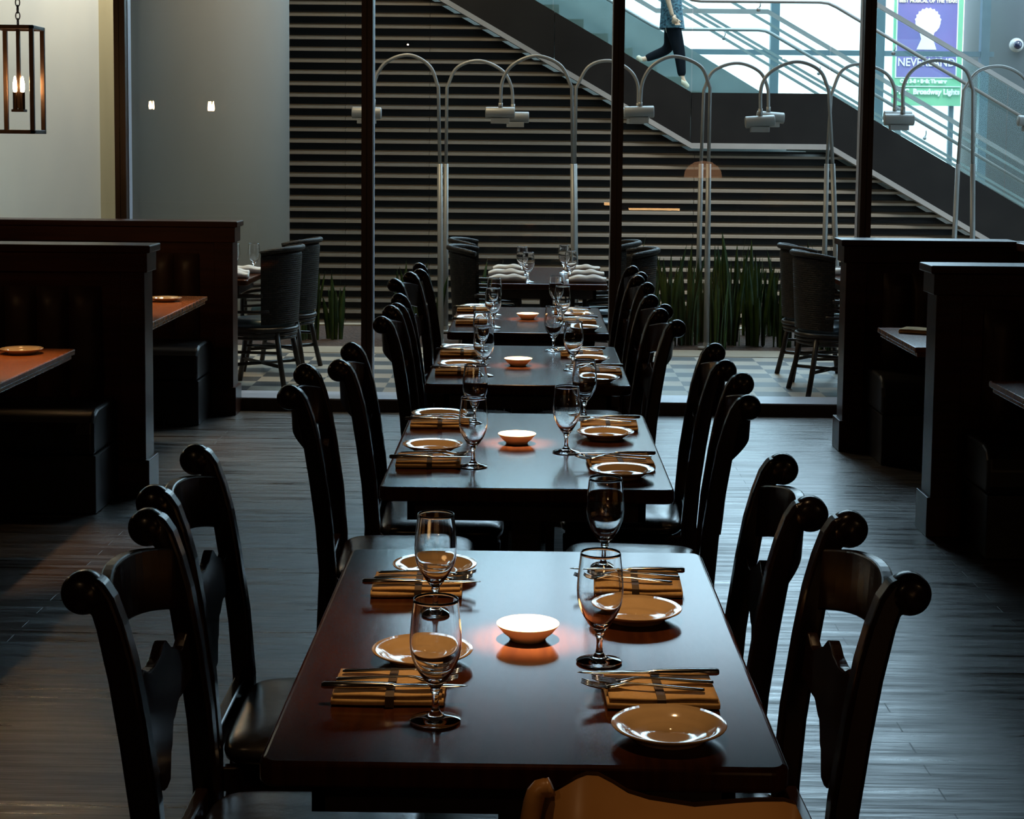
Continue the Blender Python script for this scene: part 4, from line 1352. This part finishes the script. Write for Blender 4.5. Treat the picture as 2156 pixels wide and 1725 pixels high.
# ------------------------------------------------------------------ person on the stairs
def person():
    t = empty('person', (1.9, 22.0, 2.20), 'person in patterned blue top and black trousers walking down the stairs, hands clasped', 'person')
    base = Vector((1.9, 22.0, 2.20))
    def L(px, py, dy=0.0): return at(px, py, 22.0+dy) - base
    hip = L(1416, 58)
    knee_f, ank_f = L(1431, 112, -0.08), L(1436, 166, -0.08)
    toe_f = L(1449, 186, -0.08)
    knee_b, ank_b = L(1408, 104, 0.08), L(1354, 126, 0.08)
    toe_b = L(1340, 120, 0.08)
    chest = L(1412, -28); neck = L(1412, -62); headc = L(1414, -86)
    def skinned(name, verts, edges, radii, root, m, sub=2):
        me = bpy.data.meshes.new(name)
        me.from_pydata([tuple(v) for v in verts], edges, [])
        o = link(name, me, m, t)
        sk = o.modifiers.new('skin', 'SKIN')
        sl = me.skin_vertices[0] if me.skin_vertices else None
        if not me.skin_vertices:
            bm = bmesh.new(); bm.from_mesh(me); bm.verts.layers.skin.verify(); bm.to_mesh(me); bm.free()
        for i, r in enumerate(radii):
            d = me.skin_vertices[0].data[i]
            d.radius = r if isinstance(r, tuple) else (r, r)
            d.use_root = (i == root)
        s = o.modifiers.new('sub', 'SUBSURF'); s.levels = s.render_levels = sub
        sk.use_smooth_shade = True
        return o
    m_skin = mat('skin', (0.50, 0.30, 0.20), 0.5, noise=(20, (1, 1, 1), (0.46, 0.27, 0.18)))
    m_trou = mat('black_trousers', (0.003, 0.004, 0.006), 0.9, spec=0.1, noise=(20, (1, 1, 1), (0.005, 0.006, 0.009)))
    m_top = mat('patterned_top', (0.008, 0.018, 0.034), 0.8, noise=(26, (1, 1, 1.6), (0.09, 0.17, 0.21)))
    m_hair = mat('brown_hair', (0.05, 0.03, 0.02), 0.6, noise=(20, (1, 1, 8), (0.035, 0.02, 0.014)))
    m_shoe = mat('beige_flats', (0.45, 0.38, 0.28), 0.6, noise=(20, (1, 1, 1), (0.40, 0.34, 0.25)))
    V = Vector
    hf, hb = hip+V((0.0, -0.085, 0)), hip+V((0.0, 0.085, 0))
    shf, shb = chest+V((0, -0.17, 0.10)), chest+V((0, 0.17, 0.10))
    elf, elb = L(1404, -8, -0.27), L(1402, -8, 0.24)
    wrf, wrb = L(1416, 34, -0.25), L(1421, 38, -0.21)
    vs = [hip, hip.lerp(chest, 0.5), chest, neck, headc, hf, knee_f, ank_f, toe_f, hb, knee_b, ank_b, toe_b, shf, elf, wrf, shb, elb, wrb]
    es = [(0, 1), (1, 2), (2, 3), (3, 4), (0, 5), (5, 6), (6, 7), (7, 8), (0, 9), (9, 10), (10, 11), (11, 12), (2, 13), (13, 14), (14, 15), (2, 16), (16, 17), (17, 18)]
    rs = [(0.11, 0.13), (0.10, 0.12), (0.115, 0.14), 0.05, 0.085, 0.085, 0.055, 0.036, 0.028, 0.085, 0.055, 0.036, 0.028, 0.055, 0.038, 0.026, 0.055, 0.038, 0.026]
    skinned('body', vs, es, rs, 0, m_skin)
    # head shape with face features
    hm = MB()
    def hd(u, v):
        a = 2*PI*u; ph = -PI/2+PI*v
        x = 0.095*math.cos(ph)*math.cos(a); y = 0.075*math.cos(ph)*math.sin(a); z_ = 0.118*math.sin(ph)
        if x > 0.05 and abs(y) < 0.02 and -0.03 < z_ < 0.02: x += 0.018
        return (headc.x+x+0.012, headc.y+y, headc.z+z_+0.02)
    hm.grid(hd, 32, 25, closeu=True)
    hm.build('head', m_skin, t, smooth=True)
    hr = MB()
    def hq(u, v):
        a = 2*PI*u; ph = -0.35+(PI/2+0.35)*v
        x = -0.012+0.104*math.cos(ph)*math.cos(a); y = 0.086*math.cos(ph)*math.sin(a); z_ = 0.128*math.sin(ph)
        if x > 0.03: x = 0.03+(x-0.03)*0.6
        return (headc.x+x, headc.y+y, headc.z+z_+0.03)
    hr.grid(hq, 28, 14, closeu=True)
    hr.build('hair', m_hair, t, smooth=True)
    # trousers
    vs = [hip+V((0, 0, 0.06)), hf, knee_f, ank_f+V((0, 0, 0.02)), hb, knee_b, ank_b.lerp(knee_b, 0.06)]
    skinned('trousers', vs, [(0, 1), (1, 2), (2, 3), (0, 4), (4, 5), (5, 6)], [(0.085, 0.085), 0.112, 0.080, 0.055, 0.108, 0.078, 0.050], 0, m_trou)
    # top: loose tunic as a lofted tube
    tm = MB()
    def tq(u, v):
        a = 2*PI*u
        c = (hip+V((-0.005, 0, -0.015))).lerp(neck, v)
        rx = 0.160 - 0.025*math.sin(PI*v) + 0.012*math.sin(6*a)*(1-v) if v < 0.8 else 0.150*(1-(v-0.8)*3.3)
        ry = 0.185 + 0.03*v if v < 0.8 else (0.21)*(1-(v-0.8)*3.3)
        return (c.x+rx*math.cos(a), c.y+ry*math.sin(a), c.z)
    tm.grid(tq, 36, 22, closeu=True)
    tm.build('top', m_top, t, smooth=True)
    for sh, el in ((shf, elf), (shb, elb)):
        MB().tube([sh, sh.lerp(el, 0.6)], [0.075, 0.065], 12).build('sleeve', m_top, t, smooth=True)
    # shoes
    for a, b in ((ank_f, toe_f), (ank_b, toe_b)):
        d = (b-a).normalized()
        MB().tube([a+V((-0.02, 0, -0.02)), a.lerp(b, 0.4)+V((0, 0, -0.01)), a.lerp(b, 0.8), b], [0.036, 0.038, 0.036, 0.018], 12).build('shoe', m_shoe, t, smooth=True)
    # hands, clasped: palm and five bent fingers each
    for wq, sgn in ((wrf, 1), (wrb, -1)):
        palm = wq + V((0.028, 0.006*sgn, -0.045))
        vsn = [wq, palm]; esn = [(0, 1)]; rn = [0.024, (0.034, 0.022)]
        for k in range(4):
            b0 = palm + V((-0.012+0.004*k, 0.0, -0.020)) + V((0.016*(k-1.5)*0.9, 0, 0))
            f1 = b0 + V((0.016, 0.020*sgn, -0.020)); f2 = f1 + V((-0.006, 0.024*sgn, -0.006))
            i = len(vsn); vsn += [b0, f1, f2]; esn += [(1, i), (i, i+1), (i+1, i+2)]; rn += [0.0105, 0.0095, 0.0080]
        i = len(vsn)
        th = palm + V((0.028, -0.004*sgn, 0.012))
        vsn += [th, th+V((0.016, 0.014*sgn, -0.018))]; esn += [(1, i), (i, i+1)]; rn += [0.011, 0.009]
        skinned('hand', vsn, esn, rn, 0, m_skin, 1)
person()
